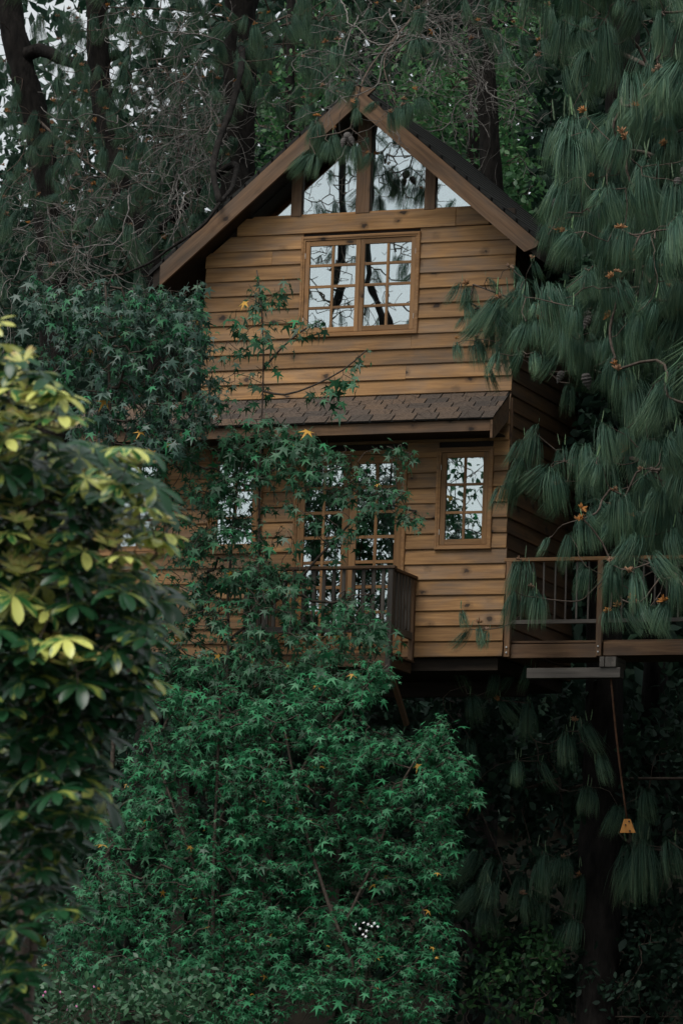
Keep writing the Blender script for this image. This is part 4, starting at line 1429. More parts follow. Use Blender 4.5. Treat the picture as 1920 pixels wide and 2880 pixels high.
# far left leaning pine, dark against the sky
random.seed(41)
anch = []
for x, y, L in [(60,830,70),(150,830,80),(20,900,70),(350,820,60),(280,990,75),(330,1080,75),(460,700,55),(600,1080,80),(230,1000,70),(100,960,70),(180,900,60),(420,900,60),(520,1100,70),(150,1050,70),(40,1000,70),(390,1000,70),(1080,640,75),(480,1000,60),(240,760,60),(330,700,60),(560,700,70)]:
    p = P(x / 1.633, y / 1.633, random.uniform(.5, 2.5)); anch.append((p, L / PPM(p) * 1.25))
for k in range(110):
    u, v = random.uniform(-80, 600), random.uniform(300, 820)
    p = P(u, v, random.uniform(1.5, 5.0)); anch.append((p, random.uniform(55, 90) / PPM(p)))
for k in range(24):
    u, v = random.uniform(-60, 330), random.uniform(40, 330)
    p = P(u, v, random.uniform(3, 6)); anch.append((p, random.uniform(45, 80) / PPM(p)))
for k in range(260):                                 # tufts added above the picture to keep the left trunks dark
    y_ = random.uniform(-2.0, 6.0)
    p = np.array([random.uniform(-11.5, -4.6) - .2 * y_, y_, 12.7 + .33 * max(y_, 0) + random.uniform(0, 3)]); anch.append((p, random.uniform(.6, .9)))
lean, _ = pine_from('leaning dark pine against the bright sky, farthest left of the pines',
    [P(-20, -300, 5.5), P(30, 40, 5.5), P(55, 170, 5.5), P(100, 330, 5.5), P(135, 600, 5.5), P(150, 1200, 5.5)], .26, .16, anch,
    [[P(60, 180, 5.5), P(110, 140, 5.4), P(170, 165, 5.2), P(250, 185, 5.0), P(330, 160, 4.6)], [P(100, 330, 5.5), P(200, 420, 4), P(330, 520, 2.5)],
     [P(120, 450, 5.5), P(60, 500, 3.5), P(20, 520, 2)], [P(135, 560, 5.5), P(250, 640, 3), P(360, 660, 1.8)], [P(40, 100, 5.5), P(0, 60, 5), P(-60, 50, 4.5)]])
limb_me, _ = tube_mesh('limb', [P(55, 170, 5.5), P(110, 140, 5.4), P(170, 165, 5.2), P(250, 185, 5.0), P(330, 160, 4.6)], .11, .03, M['bark'], 9, .1)
place('limb', limb_me, lean)
# second trunk near the eave, with the bare branch that lies over the rake board
t2 = [P(262, -400, 4.5), P(275, 60, 4.5), P(285, 250, 4.5), P(330, 480, 4.3), P(405, 680, 4.0), P(440, 850, 3.8), P(450, 1300, 3.8)]
anch = []
for k in range(95):
    u, v = random.uniform(150, 640), random.uniform(120, 700)
    p = P(u, v, random.uniform(1.0, 4.0)); anch.append((p, random.uniform(45, 80) / PPM(p)))
eave, _ = pine_from('dark pine standing just left of the eave, its bare branch lying across the roof edge', t2, .19, .13, anch,
    [[P(330, 480, 4.3), P(420, 420, 3), P(520, 380, 2)], [P(285, 250, 4.5), P(380, 200, 3.4), P(470, 190, 2.6)]], pollen=.2)
bb, _ = tube_mesh('bare_branch', [P(405, 690, 3.6), P(640, 470, 2.4), P(655, 520, .6), P(618, 570, -.45), P(580, 625, -.5), P(530, 665, -.5), P(470, 705, -.5), P(420, 740, -.5), P(350, 770, -.6)], .055, .012, M['bark'], 9, .12, .08)
place('bare_branch', bb, eave)
bb, _ = tube_mesh('bare_branch', [P(618, 570, -.45), P(600, 480, -.2), P(615, 400, .2), P(655, 290, .8), P(680, 180, 1.6), P(676, 120, 4.8)], .035, .045, M['bark'], 8, .12, .1)
place('bare_branch', bb, eave)

# tangle of dead grey twigs left of the roof
def dead_twigs(tree, seeds, n_sub=7, Y=(.4, 3.0)):
    A, B, RA, RB = [], [], [], []
    def shoot(p, d, ln, r, lvl):
        n = max(4, int(ln / .07))
        for i in range(n):
            d = d + rng.normal(size=3) * .22 + np.array([0, 0, -.015])
            d = d / np.linalg.norm(d)
            q = p + d * ln / n
            r2 = r * (1 - .75 / n)
            A.append(p); B.append(q); RA.append(r); RB.append(r2)
            if lvl > 0 and random.random() < .27:
                dd = d + rng.normal(size=3) * .75
                shoot(q, dd / np.linalg.norm(dd), ln * random.uniform(.3, .6), r2 * .62, lvl - 1)
            p, r = q, r2
    for u, v, du, dv in seeds:
        y0 = random.uniform(*Y)
        p = P(u, v, y0); q = P(u + du, v + dv, y0 - random.uniform(.3, 1.6))
        d = q - p
        shoot(p, d / np.linalg.norm(d), np.linalg.norm(d) * 1.25, .0105, 3)
    V, F = frustums(np.array(A), np.array(B), np.maximum(.0032, np.array(RA)), np.maximum(.0028, np.array(RB)), 4)
    return place('dead_twigs', mesh_np('dead_twigs', V, F, M['deadtwig'], True), tree)
random.seed(5)
sd = [(random.uniform(250, 640), random.uniform(260, 560), random.uniform(-190, 40), random.uniform(60, 190)) for _ in range(11)]
sd += [(random.uniform(560, 680), random.uniform(130, 320), random.uniform(-160, -60), random.uniform(40, 130)) for _ in range(4)]
dead_twigs(eave, sd)
sd = [(random.uniform(30, 350), random.uniform(430, 760), random.uniform(-120, 120), random.uniform(40, 160)) for _ in range(7)]
dead_twigs(lean, sd)
sd = [(random.uniform(1300, 1420), random.uniform(60, 300), random.uniform(-240, 80), random.uniform(-60, 160)) for _ in range(12)]
dead_twigs(gp, sd, Y=(1.5, 4.5))
sd = [(random.uniform(900, 1200), random.uniform(-30, 120), random.uniform(-120, 200), random.uniform(40, 160)) for _ in range(10)]
dead_twigs(lpine, sd, Y=(-.5, 3.0))

# ================================================================== BROADLEAF TREES BEHIND
def leaf_cloud(name, tree, T, size, mat, tv=DIAM_V, tf=DIAM_F, kind='stuff', facing=None):
    n = len(T)
    tip = rng.normal(size=(n, 3)); tip[:, 2] -= .4
    nor = rng.normal(size=(n, 3)); nor[:, 2] += .9
    R = axes_from(tip, nor, size * rng.uniform(.6, 1.3, n))
    o = place(name, scatter_mesh(name, tv, tf, R, np.asarray(T), mat), tree)
    if kind:
        o['kind'] = kind
    return o
def bush_tree(label, cat, base, trunk, r0, r1, clumps, per, leaf, mat, group=None, name='tree', crown='crown', twig=.004):
    """trunk, branches to clump points, leaf-sized faces round each"""
    t = [*trunk, base]
    o = empty(name, base)
    tag(o, label, cat, group)
    me, _ = tube_mesh('trunk', t[::-1], r0, r1, M['bark'], 10, .06, .3)
    place('trunk', me, o)
    s = Skeleton(); s.limb(t, .3, r1)
    s.reach(clumps, .18, .14)
    place('branches', s.mesh('branches', M['twig'], twig, .45, 4, .05), o)['kind'] = 'stuff'
    c = np.repeat(np.asarray(clumps), per, axis=0)
    T = c + rng.normal(size=c.shape) * np.array([.17, .17, .13])
    leaf_cloud(crown, o, T, leaf, mat, OVAL_V, OVAL_F)
    return o
random.seed(51)
def clump_px(regions, n):
    out = []
    for u, v, ru, rv, ya, yb, w in regions:
        for k in range(int(n * w)):
            a = random.uniform(0, 6.283); r = math.sqrt(random.random())
            out.append(P(u + ru * r * math.cos(a), v + rv * r * math.sin(a), random.uniform(ya, yb)))
    return out
def gbase(u, Y):
    p = P(u, 2000, Y)
    return np.array([p[0], Y, float(ground_z(p[0], Y)) - .15])
bush_tree('bright green broadleaf tree showing behind the right roof slope', 'tree', gbase(1300, 8.5), [P(1320, -100, 8.5), P(1330, 300, 8.5), P(1320, 900, 8.5)], .2, .05,
          clump_px([(1300, 430, 190, 220, 7.5, 10.5, 1.0), (1420, 620, 120, 180, 7.5, 10, .5), (1180, 250, 130, 130, 7.5, 10, .35), (1450, 150, 150, 170, 8, 11, .5)], 150), 15, .11, M['broad'], 'broadleaf trees behind the house')
bush_tree('green broadleaf tree glimpsed left of the gable peak', 'tree', gbase(820, 8.0), [P(820, -100, 8), P(815, 300, 8), P(810, 900, 8)], .18, .05,
          clump_px([(820, 290, 120, 130, 7.5, 10, .6), (760, 430, 90, 150, 7.5, 10, .35), (930, 140, 130, 130, 7.5, 10, .4)], 110), 14, .10, M['broad'], 'broadleaf trees behind the house')
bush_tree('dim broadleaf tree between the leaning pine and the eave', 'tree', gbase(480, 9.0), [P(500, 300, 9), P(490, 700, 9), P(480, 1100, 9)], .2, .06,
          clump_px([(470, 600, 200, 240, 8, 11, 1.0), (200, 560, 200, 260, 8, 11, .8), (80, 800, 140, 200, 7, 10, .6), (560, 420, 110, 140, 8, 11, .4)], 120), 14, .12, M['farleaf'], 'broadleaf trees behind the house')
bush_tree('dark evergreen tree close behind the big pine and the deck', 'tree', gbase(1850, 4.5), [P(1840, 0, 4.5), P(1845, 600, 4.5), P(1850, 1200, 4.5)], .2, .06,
          clump_px([(1740, 250, 240, 320, 3.5, 7, 1.0), (1780, 800, 230, 350, 3.0, 6, 1.2), (1800, 1300, 180, 250, 2.6, 5, .8), (2200, 900, 200, 900, .5, 6, 1.6), (1740, 1180, 80, 280, 1.0, 3.4, .55), (1600, 800, 70, 90, .4, 2.2, .3)], 190), 18, .16, M['farleaf'], 'broadleaf trees behind the house')  # off-frame clumps and those by the side wall added to block sky light
def right_blocker():  # leaf mass added beyond the right edge to cut light from that side
    c = []
    for k in range(620):
        y_ = random.uniform(-9.0, -.4)
        c.append(np.array([2.35 - .306 * y_ + abs(random.gauss(0, 1)) * 1.5 + .4, y_, random.uniform(-.5, 10.0 + .3 * y_)]))
    b = np.array([6.2, -4.0, float(ground_z(6.2, -4.0)) - .15])
    bush_tree('dense dark evergreen added right of the picture to block light', 'tree', b, [b + np.array([0, 0, 9.5]), b + np.array([.1, 0, 5])], .22, .06, c, 26, .15, M['farleaf'], 'broadleaf trees behind the house')
right_blocker()
# the woods far behind: a mass nobody could count
def far_mass():
    n = 190000
    Yv = rng.uniform(10, 24, n); X = rng.uniform(-12, 12, n) - 2.2 - .36 * Yv; Z = rng.uniform(-1.5, 21, n)
    Z = np.maximum(Z, ground_z(X, Yv) + rng.uniform(0, 1.2, n))
    # thin it in soft blobs towards the upper left, where the sky shows
    q = np.sin(X * 1.1 + 2 * np.sin(Z * .7)) + np.sin(Z * 1.3 + 1.7 * np.sin(X * .9 + 1)) + .6 * np.sin(X * 2.7 + Z * 2.1)
    el = (Z - 13.6) * .9 + (Yv - 17) * -.25
    thin = 1 / (1 + np.exp(-el))
    left = 1 / (1 + np.exp((X + .36 * Yv + 4.5) * 1.4))
    keep = rng.uniform(size=n) < 1 - thin * (.0 + .90 * left) * (q > -.5 - .8 * left)
    T = np.stack([X, Yv, Z], 1)[keep]
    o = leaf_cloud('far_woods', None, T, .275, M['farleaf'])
    tag(o, 'dense dim woodland foliage closing the view behind the house', 'woods', kind='stuff')
far_mass()

# ================================================================== SWEETGUMS IN FRONT
def sweetgum(label, trunks, regions, n, mat, young=.3, size=(34, 52), hang=.6, cap=300, tip=.0034, r0=.03, grp='sweetgums in front of the house', extra=None, twigcol='stem'):
    """regions: (u, v, ru, rv, ymin, ymax, weight) clumps of leafy twigs seen in the photo"""
    b = np.array(base_of([trunks[0][-1]]))
    o = empty('sweetgum_tree', b)
    tag(o, label, 'tree', grp)
    s = Skeleton()
    first = True
    for tr in trunks:
        t = [*tr, b] if first else tr
        me, pp = tube_mesh('trunk' if first else 'stem', t[::-1], r0 if first else r0 * .6, r0 * .35, M[twigcol], 8, .05, .2)
        place('trunk' if first else 'stem', me, o)
        s.limb(t, .15, r0 * .5)
        first = False
    tips = clump_px(regions, n)
    if extra:
        tips = tips + extra
    ends = s.reach(tips, .09, .13, .03)
    place('branches', s.mesh('branches', M[twigcol], tip, .42, 4, .022), o)['kind'] = 'stuff'
    dirs = s.dirs(ends)
    T, Tip, Nor, S = [], [], [], []
    for e, d in zip(ends, dirs):
        p = s.pos[e]; par = s.pos[s.par[e]]
        k = random.choice((4, 5, 6, 7))
        ym = random.random() < young
        sz = random.uniform(*size) / PPM(p) * (.72 if ym else 1.0)
        for j in range(k):
            f = j / k
            q = p + (par - p) * f * 1.6 + rng.normal(size=3) * .035
            a = j * 2.4 + random.uniform(-.4, .4)
            side = np.array([math.cos(a), math.sin(a), 0])
            tipd = side * (1.0 - .6 * hang) + d * .35 + np.array([0, 0, -hang * random.uniform(.5, 1.5)]) + rng.normal(size=3) * .22
            nor = np.array([0, 0, 1.0]) + side * .55 * hang + (CAM - q) / 47.0 * random.uniform(.1, .8) + rng.normal(size=3) * .25
            ss = sz * random.uniform(.65, 1.15) * (.6 if j == 0 else 1)
            tn = tipd / np.linalg.norm(tipd)
            T.append(q + tn * ss * .28); Tip.append(tipd); Nor.append(nor); S.append(ss)
    T, Tip, Nor, S = map(np.array, (T, Tip, Nor, S))
    R = axes_from(Tip, Nor, S)
    order = np.argsort(np.linalg.norm(T - CAM, axis=1) - S * 12)
    mats = [mat, M['gum'], M['gumyoung']]
    shared = {}
    for q in order[:cap]:
        vi = random.randrange(4); mi = 0 if random.random() > .35 else random.choice((1, 2))
        if (vi, mi) not in shared:
            shared[(vi, mi)] = mesh_np('leaf', STAR[vi][0], STAR[vi][1], mats[mi])
        place('leaf', shared[(vi, mi)], o, mat4(R[q], T[q]))
    rest = order[cap:]
    if len(rest):
        halves = (rest[rng.uniform(size=len(rest)) < .7], )
        sel = rng.uniform(size=len(rest))
        for vi, (lo, hi, m_) in enumerate(((0, .6, mat), (.6, .85, M['gum']), (.85, 1.01, M['gumyoung']))):
            idx = rest[(sel >= lo) & (sel < hi)]
            if len(idx):
                c = place('crown', scatter_mesh('crown', STAR[vi][0], STAR[vi][1], R[idx], T[idx], m_), o)
                c['kind'] = 'stuff'
    return o
random.seed(61)
# S1 the tall sapling left of the upper wall
sweetgum('tall sweetgum sapling with grey-green star leaves left of the upper wall',
    [[P(296, 800, -2.6), P(303, 900, -2.6), P(306, 1010, -2.6), P(311, 1180, -2.6), P(318, 1400, -2.7), P(330, 1800, -2.8)]],
    [(200, 880, 130, 100, -3.2, -1.6, .8), (330, 850, 150, 75, -3.2, -1.6, .8), (470, 880, 105, 75, -3, -1.4, .8), (250, 1040, 140, 120, -3.4, -1.6, .9), (440, 1000, 140, 110, -3.2, -1.5, 1.2),
     (560, 960, 55, 90, -3, -1.5, .35), (585, 1090, 60, 60, -3, -1.5, .3), (330, 1180, 150, 100, -3.2, -1.6, 1.0), (490, 1170, 110, 100, -3.2, -1.5, 1.1), (560, 830, 30, 40, -2.5, -2, .1), (120, 820, 60, 60, -2.5, -1.5, .3)],
    86, M['gumgrey'], .3, (31, 50), .85, tip=.0032, r0=.035)
# S2 the slender one in front of the upper wall
ex = [P(u, v, random.uniform(-2.3, -1.7)) for u, v in ((725, 775), (700, 800), (745, 810), (790, 800), (770, 830), (720, 850), (690, 835), (740, 880), (700, 880), (815, 790), (805, 850), (690, 940), (655, 905), (665, 870), (745, 930), (790, 900), (830, 910), (850, 890),
     (860, 930), (900, 900), (910, 935), (730, 960), (680, 990), (640, 960), (760, 990), (800, 960), (720, 1030), (765, 1030), (700, 1060), (745, 1080), (780, 1050), (660, 1050), (620, 1000), (600, 960), (640, 1080), (1030, 985), (1010, 1000), (990, 1030), (960, 1065),
     (975, 1045), (1000, 1070), (930, 1080), (880, 1090), (945, 1110), (955, 1150), (900, 1120), (740, 1120), (770, 1170), (800, 1190), (720, 1180), (690, 1140), (830, 1240), (780, 1230), (850, 1220), (880, 1220), (900, 1250), (920, 1260), (700, 1230), (650, 1180), (640, 1120), (600, 1060), (615, 1140))]
sweetgum('slender sweetgum sapling with sparse dark star leaves in front of the upper window',
    [[P(722, 760, -2), P(735, 860, -2), P(741, 1000, -2), P(738, 1130, -2), P(733, 1260, -2), P(728, 1500, -2.1), P(720, 1900, -2.3)],
     [P(1030, 985, -2), P(965, 1040, -2), P(880, 1085, -2), P(800, 1110, -2), P(741, 1100, -2)], [P(905, 900, -2), P(850, 930, -2), P(790, 980, -2), P(740, 1040, -2)]],
    [(830, 1235, 80, 45, -2.6, -1.8, .6), (700, 1240, 90, 70, -2.6, -1.8, .5)], 30, M['gum'], .2, (34, 54), .8, tip=.0028, r0=.022, extra=ex)
# S3 the leafy mass in front of the door
sweetgum('dense sweetgum covering the lower windows and the glazed door',
    [[P(700, 1240, -1.9), P(665, 1380, -1.9), P(655, 1500, -1.9), P(640, 1700, -2), P(640, 1900, -2.2)], [P(1170, 1440, -2), P(1050, 1420, -2), P(930, 1530, -2), P(820, 1650, -2), P(645, 1800, -2.05)]],
    [(520, 1330, 130, 105, -2.6, -1.4, .9), (650, 1300, 120, 80, -2.6, -1.4, .7), (800, 1290, 110, 60, -2.6, -1.4, .5), (930, 1290, 80, 45, -2.6, -1.5, .3), (1110, 1265, 55, 25, -2.6, -1.5, .14),
     (550, 1450, 130, 110, -2.8, -1.4, .9), (720, 1420, 140, 90, -2.6, -1.4, .42), (910, 1400, 120, 60, -2.6, -1.4, .30), (1060, 1370, 90, 60, -2.6, -1.5, .3), (1140, 1450, 60, 45, -2.6, -1.5, .16),
     (640, 1570, 150, 100, -2.8, -1.4, .8), (830, 1560, 120, 80, -2.6, -1.4, .22), (970, 1500, 90, 50, -2.6, -1.4, .2), (520, 1650, 130, 100, -2.8, -1.4, .6), (690, 1690, 150, 90, -3, -1.4, .9), (740, 1610, 90, 60, -3, -1.6, .35), (870, 1680, 130, 80, -3, -1.4, .6),
     (1010, 1720, 90, 80, -3, -1.4, .5), (960, 1790, 120, 70, -3, -1.5, .6), (600, 1800, 150, 90, -3, -1.5, .9), (780, 1830, 150, 60, -3, -1.5, .8), (450, 1780, 80, 110, -3, -1.5, .5), (560, 1890, 170, 70, -3.2, -1.8, .9), (780, 1910, 160, 55, -3.2, -1.8, .8), (940, 1880, 90, 45, -3.2, -1.8, .35), (1080, 1800, 60, 50, -2.6, -1.6, .2)],
    72, M['gum'], .4, (28, 48), .65, r0=.03)
# S4 the broad low sweetgum
sweetgum('broad low sweetgum with bright star leaves below the balcony',
    [[P(800, 2050, -3.4), P(850, 2300, -3.5), P(930, 2560, -3.6), P(1000, 2740, -3.7), P(1010, 2900, -3.7)], [P(1230, 2060, -3.2), P(1130, 2200, -3.3), P(1060, 2400, -3.4), P(960, 2620, -3.6)], [P(1090, 1870, -3), P(1000, 1960, -3.1), P(900, 2080, -3.3), P(830, 2200, -3.4)]],
    [(900, 1950, 170, 55, -3.8, -2.4, .8), (1040, 1900, 70, 40, -3.5, -2.5, .3), (1230, 2060, 45, 50, -3.8, -2.6, .25), (1110, 2110, 110, 55, -3.8, -2.5, .5), (1260, 2170, 70, 55, -3.8, -2.6, .35), (1310, 2240, 40, 30, -3.6, -2.8, .14), (1160, 2250, 120, 70, -4, -2.5, .7),
     (1240, 2380, 75, 80, -4, -2.6, .5), (960, 2080, 120, 70, -4, -2.5, .6), (1080, 2420, 120, 70, -4, -2.6, .6), (1220, 2520, 60, 70, -4, -2.6, .3), (870, 2330, 90, 60, -4, -2.6, .4), (900, 2700, 140, 80, -4.4, -2.8, .7), (1120, 2650, 110, 70, -4.2, -2.8, .5), (1235, 2650, 60, 70, -4, -2.8, .3),
     (1010, 2800, 160, 70, -4.4, -2.8, .8), (1200, 2790, 80, 90, -4.2, -2.8, .5), (980, 2560, 50, 40, -4, -3, .15), (880, 2180, 130, 60, -4, -2.6, .5), (900, 2450, 110, 60, -3.6, -2.4, .4), (1000, 2330, 90, 60, -3.6, -2.4, .35), (860, 2580, 110, 60, -4, -2.6, .45), (1050, 2540, 90, 50, -3.4, -2.4, .25), (1010, 2230, 90, 60, -3.6, -2.4, .35)],
    135, M['gumyoung'], .45, (26, 44), .35, r0=.03)
sweetgum('low sweetgum with tangled star-leaf twigs behind the umbrella shrub',
    [[P(620, 1960, -3.2), P(610, 2200, -3.4), P(600, 2500, -3.6), P(600, 2860, -3.8)], [P(420, 2080, -3.3), P(500, 2300, -3.5), P(590, 2560, -3.6)]],
    [(740, 2050, 140, 75, -3.8, -2.4, .8), (600, 1990, 140, 80, -3.8, -2.4, .9), (500, 2110, 130, 90, -3.8, -2.4, .9), (680, 2190, 140, 75, -4, -2.5, .8), (620, 2350, 120, 80, -4, -2.5, .5), (470, 2300, 110, 80, -4, -2.6, .5), (440, 1920, 80, 70, -3.6, -2.4, .4), (400, 2200, 80, 80, -3.8, -2.5, .4),
     (460, 2500, 110, 90, -4, -2.6, .6), (650, 2490, 120, 80, -4.2, -2.6, .7), (810, 2480, 80, 60, -4, -2.6, .35), (720, 2600, 120, 80, -4.2, -2.7, .7), (550, 2650, 120, 80, -4.4, -2.8, .7), (750, 2770, 140, 80, -4.4, -2.8, .8), (480, 2760, 110, 80, -4.4, -2.8, .5), (620, 2850, 150, 60, -4.6, -2.9, .6), (300, 2640, 150, 80, -4.4, -2.8, .6), (120, 2600, 110, 70, -4.4, -2.8, .5), (300, 2480, 80, 80, -4.2, -2.8, .35), (160, 2730, 120, 60, -4.4, -3, .4), (740, 2400, 120, 70, -3.8, -2.5, .6), (560, 2430, 120, 60, -3.8, -2.5, .5), (760, 2290, 110, 60, -3.8, -2.5, .5), (340, 2350, 90, 80, -3.8, -2.5, .4), (260, 2560, 110, 70, -4, -2.6, .4), (640, 2720, 120, 60, -4.2, -2.8, .5), (360, 2760, 120, 70, -4.2, -2.8, .5)],
    130, M['gumyoung'], .45, (26, 44), .4, r0=.03)

# ================================================================== UMBRELLA SHRUB IN THE FOREGROUND
def umbrella_leaf(seed, mat, up):
    g = np.random.default_rng(seed)
    V, F, U = [], [], []
    n = int(g.integers(7, 10))
    for k in range(n):
        az = 2 * np.pi * k / n + g.normal() * .12
        ln = g.uniform(.8, 1.1) * (.8 if up else 1)
        wd = g.uniform(.15, .19)
        droop = g.uniform(.25, .55) if not up else g.uniform(-.25, .15)
        d = np.array([math.cos(az), math.sin(az), 0]); sdv = np.array([-math.sin(az), math.cos(az), 0])
        base = len(V)
        ts = np.array([0, .12, .3, .52, .74, .9, 1.0])
        ws = np.array([.05, .18, .6, .92, 1.0, .72, .06]) * wd
        lift = .35 if up else .12
        for t, w in zip(ts, ws):
            c = d * ln * t + np.array([0, 0, ln * (lift * t - droop * t * t)])
            for sgn, dz in ((-1, .25), (0, 0), (1, .25)):
                V.append(c + sdv * sgn * w + np.array([0, 0, dz * w]))
                U.append((sgn * .5 + .5, t))
        for i in range(6):
            for j in range(2):
                a = base + i * 3 + j
                F.append((a, a + 1, a + 4, a + 3))
    return mesh_np('leaf', np.array(V), np.array(F), mat, True, np.array(U))
SCH = {k: [umbrella_leaf(i + 300 * j, M[k], k == 'sch_young') for i in range(4)] for j, k in enumerate(('sch_green', 'sch_varieg', 'sch_young'))}
outline = [(-60, 900), (30, 930), (70, 985), (150, 1045), (185, 1090), (190, 1160), (225, 1225), (250, 1290), (330, 1262), (400, 1255), (455, 1268), (440, 1340), (465, 1410), (480, 1470), (498, 1540), (480, 1640), (455, 1720), (478, 1800), (470, 1900), (420, 1980),
           (360, 2040), (310, 2090), (345, 2170), (320, 2260), (250, 2330), (215, 2400), (235, 2480), (250, 2560), (215, 2600), (150, 2560), (120, 2620), (115, 2760), (110, 2900), (-60, 2900)]
def inside(u, v, poly):
    c = False
    j = len(poly) - 1
    for i in range(len(poly)):
        xi, yi = poly[i]; xj, yj = poly[j]
        if (yi > v) != (yj > v) and u < (xj - xi) * (v - yi) / (yj - yi) + xi:
            c = not c
        j = i
    return c
random.seed(71)
SD = 18.5                                   # metres from the camera
def at_depth(u, v, d):
    return CAM + ray(u, v) * d
pts, tries = [], 0
while len(pts) < 430 and tries < 90000:
    tries += 1
    u, v = random.uniform(-80, 500), random.uniform(900, 2880)
    if not inside(u + 34 + 26 * math.sin(v * .021) + random.uniform(-14, 14), v + 8, outline):
        continue
    dens = 1.0 if v < 2000 else .7
    dd = 33 if v < 2000 else 42
    if any((u - a) ** 2 + (v - b) ** 2 < dd * dd * random.uniform(.5, 1.2) for a, b in pts):
        continue
    pts.append((u, v))
shrub_base = at_depth(60, 2900, SD + .3)
shrub_base[2] = float(ground_z(shrub_base[0], shrub_base[1])) - .1
sch = empty('umbrella_shrub', shrub_base)
tag(sch, 'large variegated umbrella shrub with yellow-green whorled leaves in the left foreground', 'shrub')
sk = Skeleton()
stems = [[at_depth(120, 1500, SD + .5), at_depth(110, 1900, SD + .6), at_depth(80, 2400, SD + .6), shrub_base],
         [at_depth(320, 1400, SD + .4), at_depth(320, 1800, SD + .5), at_depth(240, 2120, SD + .5), at_depth(110, 2500, SD + .6), shrub_base],
         [at_depth(30, 1050, SD + .6), at_depth(40, 1500, SD + .7), at_depth(60, 2200, SD + .7), shrub_base]]
for k, st_ in enumerate(stems):
    me, _ = tube_mesh('stem', st_[::-1], .035, .012, M['twig'], 8, .05, .15)
    place('stem', me, sch)
    sk.limb(st_, .1, .02)
tg, info = [], []
for u, v in pts:
    # bulging outline: the nearer, lighter leaves outside, shaded ones inside
    dep = SD + random.uniform(-.55, .35)
    p = at_depth(u, v, dep)
    tg.append(p); info.append((u, v))
for k in range(150):
    u, v = random.uniform(-80, 430), random.uniform(1050, 2700)
    if inside(u + 70, v, outline):
        tg.append(at_depth(u, v, SD + random.uniform(.5, 1.3))); info.append((u, v + 400))
ends = sk.reach([p - np.array([0, 0, .05]) for p in tg], .08, .10)
place('branches', sk.mesh('branches', M['twig'], .0022, .42, 5, .014), sch)['kind'] = 'stuff'
# how yellow a rosette is: young growth sits on the outer tips of the crown
random.seed(72)
YOUNG = [(20, 930, 80), (110, 1120, 80), (60, 1200, 70), (400, 1290, 50), (455, 1520, 50), (310, 1340, 40), (30, 960, 70), (90, 1010, 70), (60, 1120, 90), (140, 1060, 60), (130, 1180, 70), (40, 1260, 60), (150, 1270, 50), (60, 1480, 60), (70, 1550, 60), (60, 1640, 60), (90, 1700, 60), (350, 1420, 50), (380, 1470, 60), (330, 1520, 60), (410, 1540, 50), (440, 1480, 40), (190, 1800, 50), (200, 1880, 50), (250, 2250, 30), (180, 1380, 40)]
sch_all = []
for i, (p, (u, v)) in enumerate(zip(tg, info)):
    yl = any((u - a) ** 2 + (v - b) ** 2 < r * r for a, b, r in YOUNG)
    r_ = random.random()
    kind = ('sch_young' if r_ < .48 else 'sch_varieg' if r_ < .84 else 'sch_green') if yl else ('sch_varieg' if r_ < .03 + .09 * (v < 1650) else 'sch_green')
    sz = random.uniform(66, 104) / PPM(p) * (.85 if kind == 'sch_young' else 1)
    out_dir = np.array([(u - 60) / 400.0, -.9, 0]) @ np.array([[1, 0, 0], [0, 1, 0], [0, 0, 1.0]])
    tilt = random.uniform(.1, .75)
    az = math.atan2(-1.0 + random.gauss(0, .5), (u - 120) / 260.0 + .35 + random.gauss(0, .5))
    # lean the rosette's axis outwards, towards the open side
    axis = Vector((-math.sin(az), math.cos(az), 0))
    Rt = Matrix.Rotation(tilt, 4, axis)
    mw = Matrix.Translation(Vector([float(c) for c in p])) @ Rt @ rot_z_scale(sz, random.uniform(0, 6.28))
    sch_all.append((kind, random.choice(SCH[kind]), mw, float(np.linalg.norm(p - CAM))))
sch_all.sort(key=lambda a: a[3])
for kind, me, mw, _ in sch_all[:300]:
    place('leaf', me, sch, mw)
for kind in SCH:                             # the leaves deeper in the shrub
    rest = [a for a in sch_all[300:] if a[0] == kind]
    Vs, Fs, Us, nv = [], [], [], 0
    for _, me, mw, _ in rest:
        co = np.empty(len(me.vertices) * 3, np.float32); me.vertices.foreach_get('co', co); co = co.reshape(-1, 3)
        fi = np.empty(len(me.loops), np.int32); me.loops.foreach_get('vertex_index', fi)
        m3 = np.array(mw)
        Vs.append(co @ m3[:3, :3].T + m3[:3, 3]); Fs.append(fi.reshape(-1, 4) + nv)
        rows = np.array([(a, t) for t in (0, .12, .3, .52, .74, .9, 1.0) for a in (0, .5, 1)])
        Us.append(np.tile(rows, (len(co) // 21, 1))); nv += len(co)
    if rest:
        o = place('foliage', mesh_np('foliage', np.vstack(Vs), np.vstack(Fs), M[kind], True, np.vstack(Us)), sch)
        o['kind'] = 'stuff'

